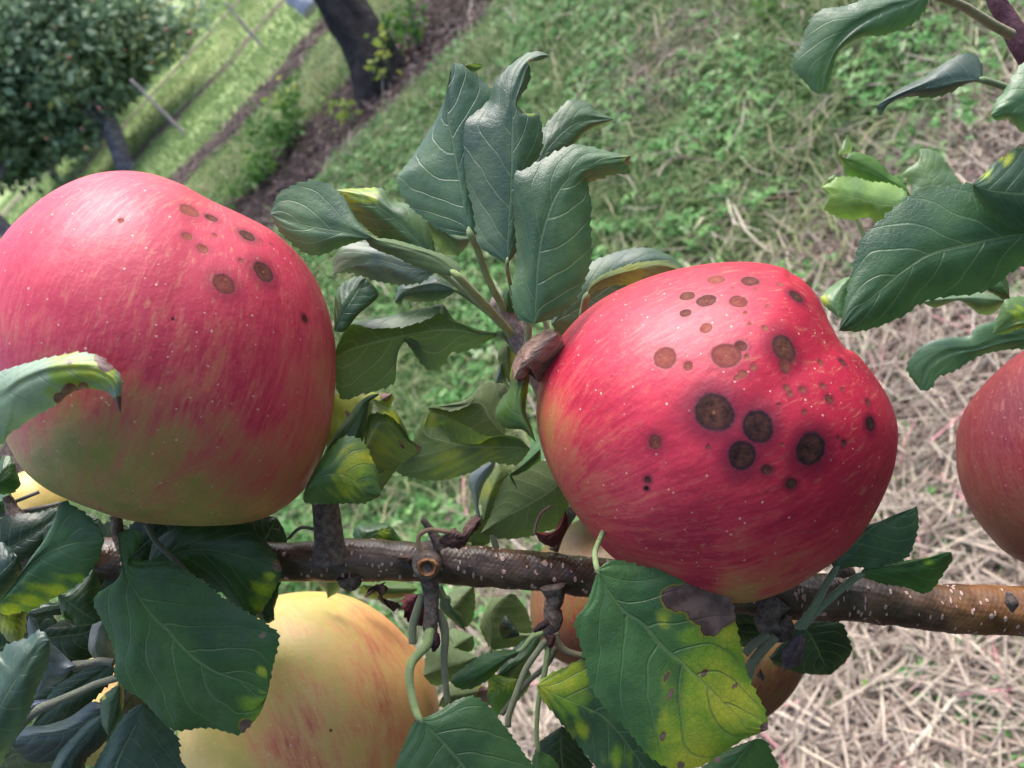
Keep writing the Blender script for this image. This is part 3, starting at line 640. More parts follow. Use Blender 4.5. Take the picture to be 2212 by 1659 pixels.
AR = apple('large red apple covered in dark round spots, right of centre', (1545, 935), .195,
    [(1940, 930), (1932, 1010), (1905, 1080), (1868, 1145), (1822, 1197), (1750, 1248), (1680, 1284), (1600, 1303), (1500, 1288), (1400, 1250), (1325, 1205), (1262, 1135), (1215, 1065),
     (1178, 990), (1160, 920), (1160, 860), (1172, 800), (1200, 745), (1250, 685), (1310, 640), (1385, 605), (1460, 582), (1545, 568), (1620, 566), (1680, 575), (1725, 592),
     (1765, 632), (1797, 690), (1822, 735), (1858, 772), (1895, 820), (1925, 872)],
    .041, (.90, .43, .03), M_AR,
    [(1250, 760, .85), (1400, 700, .95), (1550, 640, 1.0), (1700, 700, 1.05), (1850, 850, 1.1), (1700, 900, 1.1), (1600, 1000, 1.15), (1450, 900, .95), (1300, 900, .75), (1180, 900, .40), (1178, 980, .45),
     (1250, 1080, .55), (1330, 1000, .72), (1350, 1180, .75), (1500, 1100, 1.0), (1750, 1080, .95), (1850, 1080, .9), (1500, 1210, .85), (1600, 1290, .10), (1700, 1255, .45), (1440, 1250, .5), (1650, 1180, .8), (1330, 850, .8)],
    les_r, 620, 320, groove=([(1712, 592, 1.0), (1752, 632, 1), (1780, 672, 1), (1812, 712, 1), (1835, 745, 1)], 14, .0008), boost=.10, stem=[(1240, 1100, .215), (1210, 1150, .222), (1195, 1190, .222)])
AL = apple('biggest red apple with a green shaded underside, at the left edge', (345, 765), .190,
    [(725, 760), (724, 840), (712, 930), (690, 1000), (655, 1060), (600, 1105), (540, 1128), (460, 1136), (360, 1134), (270, 1122), (180, 1092), (110, 1062), (60, 1025), (30, 985), (-10, 900), (-45, 790),
     (-55, 690), (-35, 590), (0, 518), (50, 462), (110, 415), (180, 382), (250, 369), (320, 374), (390, 397), (450, 430), (530, 467), (590, 500), (640, 545), (680, 600), (706, 660), (720, 715)],
    .039, (.28, .93, -.12), M_AL,
    [(250, 420, .80), (100, 600, .88), (60, 520, .85), (500, 600, .86), (650, 650, .80), (600, 530, 1.0), (695, 800, .55), (500, 800, .72), (250, 720, .85), (60, 780, .75), (100, 850, .45), (300, 880, .42),
     (150, 1000, -.05), (300, 1030, .02), (480, 950, .50), (600, 880, .75), (600, 1030, .40), (420, 1100, -.05), (690, 950, .40), (540, 1100, .15), (380, 650, .78), (350, 960, .26), (640, 750, .75)],
    les_l, 560, 280, boost=.14, stem=[(330, 1100, .20), (320, 1150, .215), (300, 1195, .222)])
AY = apple('pale yellow apple blushed with pink, hanging under the branch', (668, 1558), .250, 
    [(945, 1500), (948, 1560), (935, 1640), (890, 1740), (800, 1820), (680, 1850), (550, 1830), (440, 1760), (392, 1660), (385, 1570), (410, 1460), (470, 1370), (540, 1310), (610, 1284), (690, 1278), (760, 1290), (830, 1330), (890, 1390), (925, 1440)],
    .036, (-.45, .80, -.30), M_AY,
    [(600, 1400, .05), (680, 1330, .12), (560, 1480, .12), (820, 1400, .50), (870, 1480, .42), (720, 1420, .28), (700, 1560, .35), (600, 1600, .62), (660, 1650, .6), (430, 1600, -.2), (800, 1580, .38), (640, 1500, .25), (900, 1600, .40), (520, 1560, .30), (450, 1640, -.1)],
    [(716, 1578, 2, .1)], 320, 160, boost=.07)
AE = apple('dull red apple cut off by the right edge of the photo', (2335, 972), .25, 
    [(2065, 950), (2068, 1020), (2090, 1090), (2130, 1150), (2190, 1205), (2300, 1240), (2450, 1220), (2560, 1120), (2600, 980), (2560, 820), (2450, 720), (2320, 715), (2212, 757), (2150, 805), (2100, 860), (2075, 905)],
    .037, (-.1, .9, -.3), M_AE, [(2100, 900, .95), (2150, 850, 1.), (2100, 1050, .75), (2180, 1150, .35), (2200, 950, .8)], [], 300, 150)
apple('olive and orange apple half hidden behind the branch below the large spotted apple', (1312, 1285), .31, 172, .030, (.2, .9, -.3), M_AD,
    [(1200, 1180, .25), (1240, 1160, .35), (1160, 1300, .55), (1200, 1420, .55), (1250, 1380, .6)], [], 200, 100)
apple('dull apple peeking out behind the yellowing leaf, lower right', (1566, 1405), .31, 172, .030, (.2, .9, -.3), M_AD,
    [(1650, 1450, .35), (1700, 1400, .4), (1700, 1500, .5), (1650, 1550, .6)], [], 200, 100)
apple('small yellow apple seen through the dark twigs at the left edge', (72, 1090), .34, 74, .014, (.2, .9, -.3), M_AY, .0, [], 120, 70)
apple('pale green and pink apple glimpsed in a gap between dark leaves, lower left', (215, 1540), .33, 120, .022, (.2, .9, -.3), M_AY,
    [(240, 1470, .5), (220, 1480, .6), (190, 1510, -.2), (180, 1620, -.2)], [], 120, 70)
# ---------------------------------------------------------------- leaf builder
TILE = {'A': (0, 0), 'B': (737.4, 0), 'C': (1474.7, 0), 'D': (0, 553), 'E': (737.4, 553), 'F': (1474.7, 553), 'G': (0, 1106), 'H': (737.4, 1106), 'I': (1474.7, 1106)}
def conv(T, pts):
    if T == 'X': return [tuple(p) for p in pts]
    if T == 'Y': return [(p[0] * 2212 / 3264 / 3.3177,) for p in pts]
    ox, oy = TILE[T]; return [(p[0] / 3. + ox, p[1] / 3. + oy, *p[2:]) for p in pts]
LSEED = [100]
def wood(T, z, pts, rpx, parent, name='twig', mat=None, color=(.10, .09, .05), n=40, ns=12, lump=.0, seed=1):
    """pts (x, y[, dz cm]); rpx: width in photograph units per point (half)"""
    pts = conv(T, pts); w3 = np.array([P(p[0], p[1], (z + (p[2] if len(p) > 2 else 0)) / 100) for p in pts])
    rp = np.interp(np.linspace(0, 1, len(pts)), np.linspace(0, 1, len(rpx)), rpx); rad = rp / F * z / 100
    f1 = wob(seed, 3.); sc = rad.mean()
    V, Fc, S, A = tube(w3, rad, n, ns, (lambda s, a: sc * lump * (f1(s / sc * .8, np.sin(a) * 1.5) + .5 * f1(s / sc * 2.3, np.cos(a) * 3))) if lump else None)
    return build(name, V, Fc, mat or M_STEM, parent, color=color, origin=w3[0])
def LF(parent, T, z, L, M, R, c=(.040, .095, .042), under=0, cam=.35, tip=.4, bend=0., wave=.13, yel=(), brn=(), pet=None, pr=(5, 4), pz=None, serr=1., nv=110, nu=17,
       name='leaf', mat=None, L2=None, R2=None, label=None, pc=(.17, .21, .08), curl=0.):
    pc = (pc[0] * 1.15, pc[1] * 1.45, pc[2]); yel = [(a_, b_, c_ * 1.12) for a_, b_, c_ in yel]
    LSEED[0] += 1; sd_ = LSEED[0]
    M = conv(T, M); rails = []; us = []
    def prep(r): r = conv(T, r); return [M[0]] + r + [M[-1]]
    if L2: rails.append(prep(L2)); us.append(-1)
    rails.append(prep(L)); us.append(-1 if not L2 else -.6)
    rails.append(M); us.append(0)
    rails.append(prep(R)); us.append(1 if not R2 else .6)
    if R2: rails.append(prep(R2)); us.append(1)
    G = []
    for r in rails:
        q = np.array([(p[0], p[1], (p[2] if len(p) > 2 else 0.)) for p in r], float); G.append(catmull(q, nv))
    G = np.array(G); us = np.array(us, float)
    uu = np.sin(np.linspace(-math.pi / 2, math.pi / 2, nu)); 
    # across: smooth between rails with a soft crease on the midrib
    out = np.zeros((nv, nu, 3))
    k = np.clip(np.searchsorted(us, uu, side='right') - 1, 0, len(us) - 2)
    e = np.concatenate([[2 * G[0] - G[1]], G, [2 * G[-1] - G[-2]]])
    t = (uu - us[k]) / (us[k + 1] - us[k])
    for j in range(nu):
        a, b, c_, d = e[k[j]], e[k[j] + 1], e[k[j] + 2], e[k[j] + 3]; tt = t[j]
        cm = .5 * (2 * b + (c_ - a) * tt + (2 * a - 5 * b + 4 * c_ - d) * tt ** 2 + (3 * b - 3 * c_ + d - a) * tt ** 3)
        ln = b + (c_ - b) * tt
        q = .25 * cm + .75 * ln if (len(us) == 3) else .8 * cm + .2 * ln
        out[:, j] = q
    v = np.linspace(0, 1, nv)[:, None] * np.ones((1, nu)); u = uu[None, :] * np.ones((nv, 1))
    w1 = wob(sd_, 1.); x, y = out[..., 0], out[..., 1]
    env = np.sin(math.pi * np.clip(v, 0, 1)) ** .6
    dz = cam * (np.abs(u) ** 1.6) * env + tip * v ** 2 + bend * np.sin(math.pi * v)
    dz = dz + wave * env * np.abs(u) ** .7 * (w1(u * 1.6, v * 4.5) + .4 * w1(u * 3. + 5, v * 9)) * 1.4
    # quilting between the side veins
    ph = (v - np.abs(u) ** 1.25 * .27) * 7.5 + (u > 0) * .47; fr = np.abs(ph - np.floor(ph) - .5)
    dz = dz - min(.010, .0009 * G[..., 0].std()) * env * np.minimum(fr, .35) / .35 * np.minimum(1, np.abs(u) * 4) * (1 - np.abs(u) ** 6)
    dz = dz + .05 * np.exp(-(u / .10) ** 2) * env * (-1 if under else 1)
    d = (z + out[..., 2] + dz) / 100
    V = P(x, y, d)
    if serr:
        for jj, kk in ((0, 1), (nu - 1, nu - 2)):
            dirv = V[:, jj] - V[:, kk]; dirv /= np.linalg.norm(dirv, axis=1)[:, None] + 1e-9
            tn = np.gradient(V[:, jj], axis=0); sl = np.concatenate([[0], np.cumsum(np.linalg.norm(np.diff(V[:, jj], axis=0), axis=1))])
            ph = sl / (.0021 + .0004 * math.sin(sd_)); rgn = np.random.default_rng(sd_ + jj); am = rgn.uniform(.5, 1.25, int(ph[-1]) + 2)[ph.astype(int)]
            tooth = (ph % 1.0) ** 1.3 * am; en = np.clip(v[:, 0] * 8, 0, 1) * np.clip((1 - v[:, 0]) * 12, 0, 1)
            V[:, jj] += dirv * (tooth * .00072 * serr * en)[:, None]
    Fc = gridfaces(nv, nu)
    vf = V.reshape(-1, 3); m = slice(int(nv * .2), int(nv * .8))
    a = V[m, nu // 2 - 3] - V[m, nu // 2]; b = np.gradient(V[:, nu // 2], axis=0)[m]
    a2 = V[m, nu // 2 + 3] - V[m, nu // 2]
    nrm = np.cross(b, a) - np.cross(b, a2)      # one facing
    face = np.sum(nrm * (CP - V[m, nu // 2]), axis=-1).sum()
    # grid face normal = (du) x (dv)
    g = np.cross(V[m, nu // 2 + 3] - V[m, nu // 2 - 3], b); vis = np.sum(g * (CP - V[m, nu // 2])).sum()
    if (vis > 0) == bool(under): Fc = Fc[:, ::-1]
    def field(lst, soft=True):
        f = np.zeros(x.shape)
        for (fx, fy, fr_) in conv(T, lst) if T != 'X' else lst:
            r_ = fr_ / (3. if T != 'X' else 1.)
            k = np.clip(1 - np.hypot(x - fx, y - fy) / r_, 0, 1)
            f = 1 - (1 - f) * (1 - k) if soft else np.maximum(f, k)
        return f.ravel()
    o = build(name, vf, Fc, mat or M_LEAF, parent, {'yel': field(yel), 'brn': field(brn, False)}, uv=np.stack([u, v], -1).reshape(-1, 2), color=(c[0] * 1.18, c[1] * 1.18, c[2] * 1.18, float(np.clip(np.linalg.norm(np.diff(V[::4, ::2], axis=1), axis=2).sum(1).max() / .034, .18, 1.) ** 1.3)), origin=V[0, nu // 2])
    if label: o['label'] = label
    if pet:
        pp = [M[0][:2]] + conv(T, pet); zz = np.linspace(z, pz if pz else z + .6, len(pp))
        if len(M) > 1: pp = [(M[0][0] * .6 + M[1][0] * .4, M[0][1] * .6 + M[1][1] * .4)] + pp; zz = np.concatenate([[z + .02], zz])
        w3 = np.array([P(a_[0], a_[1], (b_ + .06) / 100) for a_, b_ in zip(pp, zz)]); rp = np.interp(np.linspace(0, 1, len(pp)), [0, .15, 1], [pr[1] * .45, pr[1], pr[0]])
        Vt, Ft, _, _ = tube(w3, rp / F * z / 100, 36, 10)
        build('petiole', Vt, Ft, M_STEM, o, color=pc, origin=w3[0])
    return o
# tones
DK = (.030, .090, .028); MD = (.045, .120, .040); BL = (.060, .115, .085); GR = (.075, .150, .075); OL = (.060, .095, .028); VD = (.012, .030, .017); PA = (.20, .34, .12); YG = (.13, .22, .04)  # VD: leaf tone with deep shade put into the colour
# ---------------------------------------------------------------- the bearing branch
bp = [(-150, 1198), (0, 1200), (200, 1205), (400, 1212), (617, 1214), (737, 1211), (860, 1212), (1000, 1221), (1150, 1233), (1280, 1246), (1450, 1262), (1620, 1280), (1760, 1290), (1841, 1291), (1950, 1302), (2024, 1312), (2120, 1317), (2212, 1320), (2400, 1326)]
bw = [46, 46, 45, 45, 42, 46, 42, 42, 42, 43, 45, 48, 51, 51, 51, 51, 52, 53, 54]
BZ = 21.6
branch = empty('apple_branch', P(-150, 1198, BZ / 100), 'dark bearing branch with pale specks, cut spurs and leaves, running across the lower photo', 'branch')
w3 = np.array([P(x, y, BZ / 100) for x, y in bp]); rad = np.array(bw) / F * BZ / 100
f1 = wob(77, 2.)
V, Fc, S, A = tube(w3, rad, 1500, 132, lambda s, a: (.00042) * f1(s * 180, np.sin(a) * 2) + .00022 * f1(s * 90 + 4, np.cos(a) * 2) + .00012 * f1(s * 1200, np.sin(a) * 9))
rl = np.random.default_rng(5); LN = np.full(len(V), 3.0); Rm = rad.mean(); st_ = S.max()
for k in range(760):
    s0, a0, r0 = rl.uniform(0, st_), rl.uniform(-math.pi, math.pi), rl.uniform(.0003, .0007); el = rl.uniform(1., 1.8)
    m = np.abs(S - s0) < .0025
    da = (A[m] - a0 + math.pi) % (2 * math.pi) - math.pi
    LN[m] = np.minimum(LN[m], np.sqrt(((S[m] - s0) * (1.5 if el > 1.3 else 1)) ** 2 + (da * Rm / el) ** 2) / r0)
nrm_out = np.clip(1.2 - LN, 0, 1); px_, py_, _ = proj(V)
cen = np.repeat(V[:-2].reshape(1500, 132, 3).mean(1)[:, None], 132, 1).reshape(-1, 3)
dv = V[:-2] - cen; V[:-2] += dv / np.linalg.norm(dv, axis=1)[:, None] * (nrm_out[:-2] * .00016)[:, None]
build('bark', V, Fc, M_BARK, branch, {'lent': LN, 'tan': np.clip((px_ - 1930) / 220, 0, 1) * .9}, origin=w3[0])
# spurs, stubs, knots
wood('H', 21.2, [(-70, 330), (-80, 200), (-90, 60), (-100, -60)], [42, 33, 29, 27], branch, 'spur', M_SPUR, lump=.12, n=60, ns=30)
wood('H', 21.3, [(50, 420), (60, 470), (62, 505)], [30, 24, 12], branch, 'spur', M_SPUR, lump=.1)
wood('H', 20.9, [(645, 240), (600, 150), (560, 90), (525, 45)], [15, 10, 8, 7], branch, 'dead_twig', M_SPUR, lump=.15)
# cut knot with the ringed scar
kn = wood('H', 20.4, [(560, 270, 1.0), (556, 320, .5), (553, 345, 0), (553, 352, -.55), (553, 353, -.62)], [30, 33, 31, 28, 22], branch, 'pruned_knot', M_SPUR, lump=.08, n=50, ns=36)
def disc(x, y, z, r, parent, nx=0., ny=0.):
    nr_, na = 16, 48; q = np.linspace(0, 1, nr_)[:, None]; a = np.linspace(0, 6.283, na, endpoint=False)[None, :]
    c0 = np.array([(x - 1106) / F * z, -(y - 829.5) / F * z, -z]); R_ = r / F * z
    X_ = q * R_ * np.cos(a) * (1 + .08 * np.sin(3 * a)); Y_ = q * R_ * np.sin(a) * 1.0 * (1 + .06 * np.cos(2 * a)); Z_ = R_ * (.30 * np.exp(-((q - .72) / .13) ** 2) - .35 * np.exp(-(q / .45) ** 2)) + .04 * R_ * np.sin(9 * a + 14 * q) * q
    V_ = (np.stack([X_, Y_, Z_ + X_ * nx + Y_ * ny], -1) + c0).reshape(-1, 3) @ RM.T + CP
    N_ = NT('cut_wood'); oc = N_.obj(); n = N_.noise(oc, 500, 4); rr_ = N_.attr('rq')
    cc = N_.mix(N_.ramp(n, .3, .7), (.15, .060, .025), (.34, .17, .08)); cc = N_.mix(N_.ramp(rr_, .35, .55, 1, 0), cc, (.055, .03, .022)); cc = N_.mix(N_.ramp(rr_, .86, .98), cc, (.12, .08, .06))
    m_ = N_.done(N_.bsdf(cc, .6, N_.bump(n, .0004), .3))
    build('cut_face', V_, gridfaces(nr_, na, True), m_, parent, {'rq': (q + 0 * a).ravel()})
disc(924, 1226, .1973, 25, kn, .05, .1)
wood('H', 20.2, [(560, 380), (575, 470), (580, 560), (582, 650), (575, 740), (590, 800)], [24, 19, 16, 16, 17, 12], branch, 'spur', M_SPUR, lump=.12, n=60, ns=24)
wood('H', 20.1, [(610, 790), (606, 850), (598, 905)], [9, 12, 3], branch, 'bud', M_DEAD, color=(.07, .03, .045))
wood('H', 20.9, [(1370, 480), (1385, 560), (1365, 620), (1370, 700), (1350, 780), (1355, 815)], [30, 21, 17, 19, 16, 11], branch, 'spur', M_SPUR, lump=.22, n=60, ns=24)
wood('H', 20.6, [(1340, 710), (1290, 745), (1245, 775)], [7, 8, 3], branch, 'bud', M_DEAD, color=(.07, .04, .045))
wood('H', 20.5, [(1360, 800), (1355, 850), (1350, 880)], [10, 8, 3], branch, 'bud', M_DEAD, color=(.09, .045, .04))
wood('I', 21.0, [(620, 560), (560, 640), (560, 720), (620, 770), (640, 830)], [30, 28, 27, 24, 16], branch, 'spur', M_SPUR, lump=.35, n=70, ns=30)
wood('I', 20.8, [(640, 700), (680, 740), (710, 780)], [18, 16, 8], branch, 'spur', M_SPUR, lump=.3)
wood('I', 20.8, [(600, 800), (520, 890), (440, 1000), (410, 1080)], [12, 11, 12, 14], branch, 'fruit_stalk', None, color=(.14, .16, .08))
wood('I', 20.8, [(560, 790), (470, 850), (400, 920)], [9, 9, 9], branch, 'fruit_stalk', None, color=(.16, .18, .09))
wood('I', 21.0, [(980, 400), (1040, 385), (1110, 400)], [8, 14, 8], branch, 'bud_scar', M_SPUR, lump=.2)
wood('I', 20.4, [(2110, 520), (2130, 585), (2135, 650)], [6, 13, 3], branch, 'bud', M_SPUR, lump=.25)
wood('X', 21.6, [(690, 1145), (650, 1140), (620, 1165)], [4, 4, 3], branch, 'twig', None, color=(.10, .13, .05))
# ---- leaves on the bearing branch, middle and right
B_ = branch
# hero leaf with the brown patch and the yellow half
LF(B_, 'H', 17.2, [(1632, 470), (1590, 600), (1530, 680), (1524, 740), (1560, 880), (1590, 980), (1612, 1100), (1690, 1240), (1800, 1345), (1890, 1450), (1980, 1560), (2090, 1640), (2190, 1670), (2330, 1640), (2470, 1560), (2590, 1480), (2690, 1440)],
   [(1660, 372), (1745, 530), (1830, 640), (1950, 720), (2060, 850), (2212, 985), (2370, 1130), (2500, 1260), (2640, 1380), (2765, 1410)],
   [(1730, 322), (1800, 315), (1900, 345), (2050, 372), (2160, 365), (2282, 362), (2335, 405), (2410, 470), (2495, 540), (2540, 640), (2560, 760), (2585, 860), (2612, 990), (2650, 1110), (2705, 1210), (2755, 1330)],
   c=(.050, .135, .050), cam=.25, tip=.2, wave=.16, nu=27, nv=170, yel=[(2500, 1000, 400), (2450, 1250, 480), (2640, 1250, 400), (2400, 1450, 340), (2300, 1560, 330), (2480, 830, 220), (2330, 420, 90), (2100, 700, 90), (2270, 800, 130), (2150, 1480, 200), (2120, 1620, 120)],
   brn=[(2350, 600, 170), (2250, 560, 130), (2430, 640, 160), (2160, 560, 110), (2480, 560, 70), (2395, 740, 90), (2480, 640, 130), (2362, 1030, 34), (2552, 1125, 22), (2497, 1330, 18), (2115, 1060, 24), (2095, 1440, 34), (2130, 1180, 20), (2050, 690, 20), (2090, 740, 20), (2750, 1400, 45), (2200, 1640, 30)],
   pet=[(1645, 300), (1650, 240), (1700, 120)], pr=(6, 6), label='large leaf turning yellow with a ragged brown patch')
LF(B_, 'H', 19.3, [(1290, 1190), (1360, 1280), (1440, 1380), (1530, 1490), (1590, 1570), (1680, 1690), (1800, 1850), (1950, 1980)],
   [(1268, 1122), (1400, 1190), (1560, 1260), (1700, 1330), (1850, 1500), (1980, 1700), (2080, 2000)],
   [(1330, 1065), (1450, 1008), (1560, 962), (1700, 985), (1900, 1150), (2000, 1300), (2080, 1480), (2120, 1700)],
   c=(.040, .095, .055), cam=.2, tip=.6, yel=[(1330, 1130, 160), (1450, 1120, 190), (1540, 1060, 110), (1480, 1260, 160), (1560, 1420, 90), (1800, 1580, 130)], label='dark leaf with yellow green patches under the yellowing one')
LF(B_, 'I', 20.5, [(250, 1560), (150, 1640), (60, 1720), (60, 1850)], [(470, 1470), (400, 1550), (330, 1640), (250, 1760), (200, 2000)], [(530, 1480), (570, 1550), (620, 1660), (650, 1780), (500, 1950)], c=MD, brn=[(222, 1605, 30)])
LF(B_, 'H', 19.0, [(472, 1360), (430, 1450), (385, 1570), (345, 1680), (340, 1850), (500, 2100)], [(505, 1335), (600, 1430), (720, 1560), (830, 1700), (930, 1900), (1000, 2200)],
   [(560, 1325), (640, 1285), (740, 1225), (830, 1200), (920, 1232), (1000, 1320), (1090, 1440), (1190, 1580), (1290, 1740), (1300, 1950)], c=(.050, .120, .058), cam=.45, tip=.5, wave=.10, nu=23, nv=140,
   pet=[(480, 1280), (455, 1180), (440, 1060), (455, 980), (500, 920), (555, 860), (570, 790), (578, 740)], pr=(12, 8), pz=20.1, label='glossy dark leaf cut by the bottom edge of the photo')
LF(B_, 'H', 20.5, [(1240, 1600), (1250, 1700), (1300, 1900)], [(1275, 1535), (1300, 1640), (1400, 1760), (1500, 1900)], [(1300, 1555), (1370, 1600), (1430, 1680), (1500, 1780)], c=MD,
   pet=[(1265, 1450), (1270, 1300), (1285, 1180), (1315, 1050), (1335, 930), (1345, 840)], pr=(7, 5), pz=20.6)
LF(B_, 'H', 21.5, [(1280, 1500), (1260, 1600), (1280, 1750)], [(1430, 1385), (1420, 1500), (1430, 1620), (1460, 1800)], [(1500, 1440), (1560, 1540), (1620, 1640), (1600, 1750)], c=VD)
LF(B_, 'H', 21.0, [(1080, 895), (1000, 903), (900, 935), (810, 1000), (740, 1050)], [(1165, 895), (1050, 950), (940, 1010), (840, 1060), (705, 1100)], [(1130, 940), (1080, 960), (1000, 1040), (930, 1100), (840, 1142), (760, 1140)], c=DK,
   pet=[(1190, 870), (1240, 810), (1310, 785)], pr=(6, 5), pz=20.8)
LF(B_, 'H', 21.3, [(1120, 1200), (1070, 1270), (1000, 1310)], [(1150, 1082), (1080, 1120), (1010, 1150), (945, 1200)], [(1060, 1070), (1000, 1050), (935, 1015), (950, 1100)], c=(.08, .18, .04), yel=[(960, 1080, 120), (1100, 1100, 80)], brn=[(940, 1015, 20)])
LF(B_, 'H', 21.8, [(1040, 1000), (1060, 940), (1140, 870), (1230, 800)], [(1010, 1060), (1100, 1000), (1200, 950), (1290, 800)], [(1080, 1080), (1150, 1000), (1200, 960), (1270, 880)], c=DK)
LF(B_, 'H', 24.5, [(930, 820), (900, 740), (930, 650), (985, 565)], [(970, 900), (968, 780), (965, 650), (1070, 540), (1130, 535)], [(1060, 880), (1170, 860), (1230, 800), (1225, 720), (1200, 640)], c=(.055, .085, .03), under=1, pet=[(965, 950), (970, 1050)], pr=(5, 5), nu=21)
LF(B_, 'H', 23.6, [(1050, 820), (1025, 730), (1050, 680)], [(1170, 800), (1120, 760), (1060, 670)], [(1140, 760), (1100, 700), (1080, 670)], c=VD, serr=0, pet=[(1230, 800), (1300, 790)], pr=(5, 4))
LF(B_, 'H', 24.5, [(1250, 900), (1210, 990), (1230, 1080), (1180, 1180)], [(1290, 800), (1200, 920), (1120, 1020), (1060, 1200), (1030, 1320)], [(1150, 860), (1080, 960), (1000, 1100), (990, 1250)], c=OL, under=1, brn=[(1140, 1090, 30)])
LF(B_, 'H', 25., [(560, 700), (600, 600), (680, 540), (760, 490)], [(690, 640), (740, 600), (790, 540), (860, 475)], [(760, 740), (830, 720), (860, 640), (866, 550)], c=(.075, .115, .075), under=1)
LF(B_, 'H', 26, [(700, 830), (690, 780), (740, 760)], [(700, 900), (760, 860), (800, 830), (850, 800)], [(760, 920), (840, 900), (860, 850)], c=GR, under=1)
LF(B_, 'H', 24, [(540, 1000), (560, 900), (640, 870), (780, 900)], [(530, 1060), (660, 1010), (780, 980), (885, 935)], [(600, 1120), (700, 1100), (790, 1040), (850, 990)], c=(.09, .14, .075), under=1)
LF(B_, 'H', 24.5, [(700, 1120), (800, 1110), (900, 1120)], [(650, 1200), (760, 1190), (860, 1170), (960, 1150)], [(640, 1260), (760, 1260), (900, 1240), (970, 1240)], c=(.10, .13, .06), under=1, brn=[(945, 1190, 90)])
LF(B_, 'H', 21.0, [(645, 470), (640, 560), (650, 640)], [(690, 560), (720, 640), (770, 700), (800, 770)], [(720, 620), (780, 660), (802, 720)], c=(.05, .11, .05), serr=0, pet=[(660, 560), (620, 490), (610, 450)], pr=(7, 6), pz=20.5)
wood('H', 20.3, [(520, 540), (490, 640), (462, 740), (462, 850)], [7, 9, 9, 9], B_, 'fruit_stalk', None, color=(.16, .19, .08))
wood('H', 20.4, [(620, 640), (660, 720), (672, 820), (665, 950), (675, 1100), (690, 1240)], [8, 10, 9, 8, 7, 7], B_, 'petiole', None, color=(.13, .16, .07))
wood('H', 20.6, [(1325, 830), (1260, 920), (1200, 1010), (1150, 1130), (1120, 1220), (1085, 1320), (1080, 1390)], [7, 7, 7, 7, 7, 7, 7], B_, 'petiole', None, color=(.15, .18, .08))
wood('H', 20.8, [(1385, 780), (1410, 850), (1460, 900), (1570, 932)], [9, 7, 7, 6], B_, 'petiole', None, color=(.20, .17, .08))
wood('H', 21.4, [(1390, 880), (1330, 990), (1200, 1110), (1110, 1220), (1040, 1310)], [6, 6, 6, 6, 6], B_, 'petiole', None, color=(.08, .09, .04))
# dead curled leaves
LF(B_, 'H', 20.5, [(730, 110), (780, 140), (800, 90), (860, 30)], [(690, 130), (740, 170), (800, 170), (850, 110), (905, 40)], [(640, 190), (700, 228), (790, 222), (830, 160), (890, 90)], c=(.15, .085, .075), mat=M_DEAD, wave=.4, serr=2, name='dead_leaf', label='curled dark brown dead leaf above the branch',
   pet=[(620, 118), (560, 118), (505, 150), (500, 200), (530, 260)], pr=(5, 5), pz=20.5, pc=(.25, .10, .06))
LF(B_, 'H', 20.6, [(330, 290), (400, 280), (440, 270)], [(355, 300), (420, 305), (480, 310)], [(380, 310), (430, 340), (460, 345)], c=(.16, .10, .08), mat=M_DEAD, wave=.4, serr=2, name='bud_scale')
LF(B_, 'H', 22.3, [(190, 490), (270, 470), (290, 520), (240, 560)], [(150, 560), (220, 500), (250, 540), (300, 600), (340, 650)], [(200, 530), (240, 520), (270, 560), (370, 590)], c=(.14, .08, .065), mat=M_DEAD, wave=.6, serr=2, name='dead_leaf')
LF(B_, 'H', 22.5, [(420, 540), (400, 600), (430, 700)], [(500, 530), (470, 600), (480, 670), (500, 740)], [(530, 560), (535, 640), (540, 720)], c=(.14, .035, .04), mat=M_DEAD, wave=.6, serr=2, name='dead_leaf')
wood('X', 20.9, [(1190, 1093), (1168, 1110), (1158, 1135), (1155, 1155)], [3, 3, 3, 3], B_, 'petiole', None, color=(.22, .06, .04), n=20)
LF(B_, 'X', 21.0, [(1175, 1150), (1195, 1148), (1210, 1125)], [(1155, 1150), (1180, 1158), (1210, 1140), (1222, 1100)], [(1170, 1172), (1200, 1178), (1225, 1140)], c=(.20, .055, .045), mat=M_DEAD, wave=.3, serr=1, name='dead_leaf')
LF(B_, 'I', 20.3, [(690, 850), (640, 920), (650, 1000)], [(760, 780), (740, 860), (700, 940), (640, 1040)], [(795, 840), (780, 920), (760, 990), (700, 1010)], c=(.15, .11, .13), mat=M_DEAD, wave=.3, serr=1, name='dead_leaf')
LF(B_, 'I', 20.7, [(495, 1030), (480, 1060)], [(500, 1010), (510, 1060), (520, 1100)], [(530, 1060), (530, 1080)], c=(.13, .08, .07), mat=M_DEAD, serr=1, name='bud_scale')
# leaves right of the spotted apple
LF(B_, 'I', 19.4, [(965, 300), (1010, 200), (1090, 100), (1250, 70), (1400, 20), (1500, -20)], [(985, 380), (1060, 260), (1200, 120), (1350, 30), (1500, -30), (1516, -45)], [(1100, 355), (1200, 360), (1310, 340), (1420, 310), (1480, 250), (1520, 110), (1525, 20)], c=(.038, .088, .055), cam=.25,
   pet=[(930, 470), (860, 600), (800, 690), (750, 740)], pr=(10, 7), pz=20.4, pc=(.09, .13, .08))
LF(B_, 'I', 19.6, [(1200, 350), (1320, 330), (1450, 315), (1600, 290), (1690, 262)], [(1130, 420), (1280, 370), (1450, 340), (1600, 300), (1740, 258)], [(1200, 432), (1310, 465), (1440, 485), (1550, 525), (1615, 500), (1680, 410), (1745, 310)], c=DK, yel=[(1600, 320, 70)], cam=.3,
   pet=[(1050, 480), (920, 590), (830, 680), (775, 740)], pr=(10, 7), pz=20.4, pc=(.09, .13, .08))
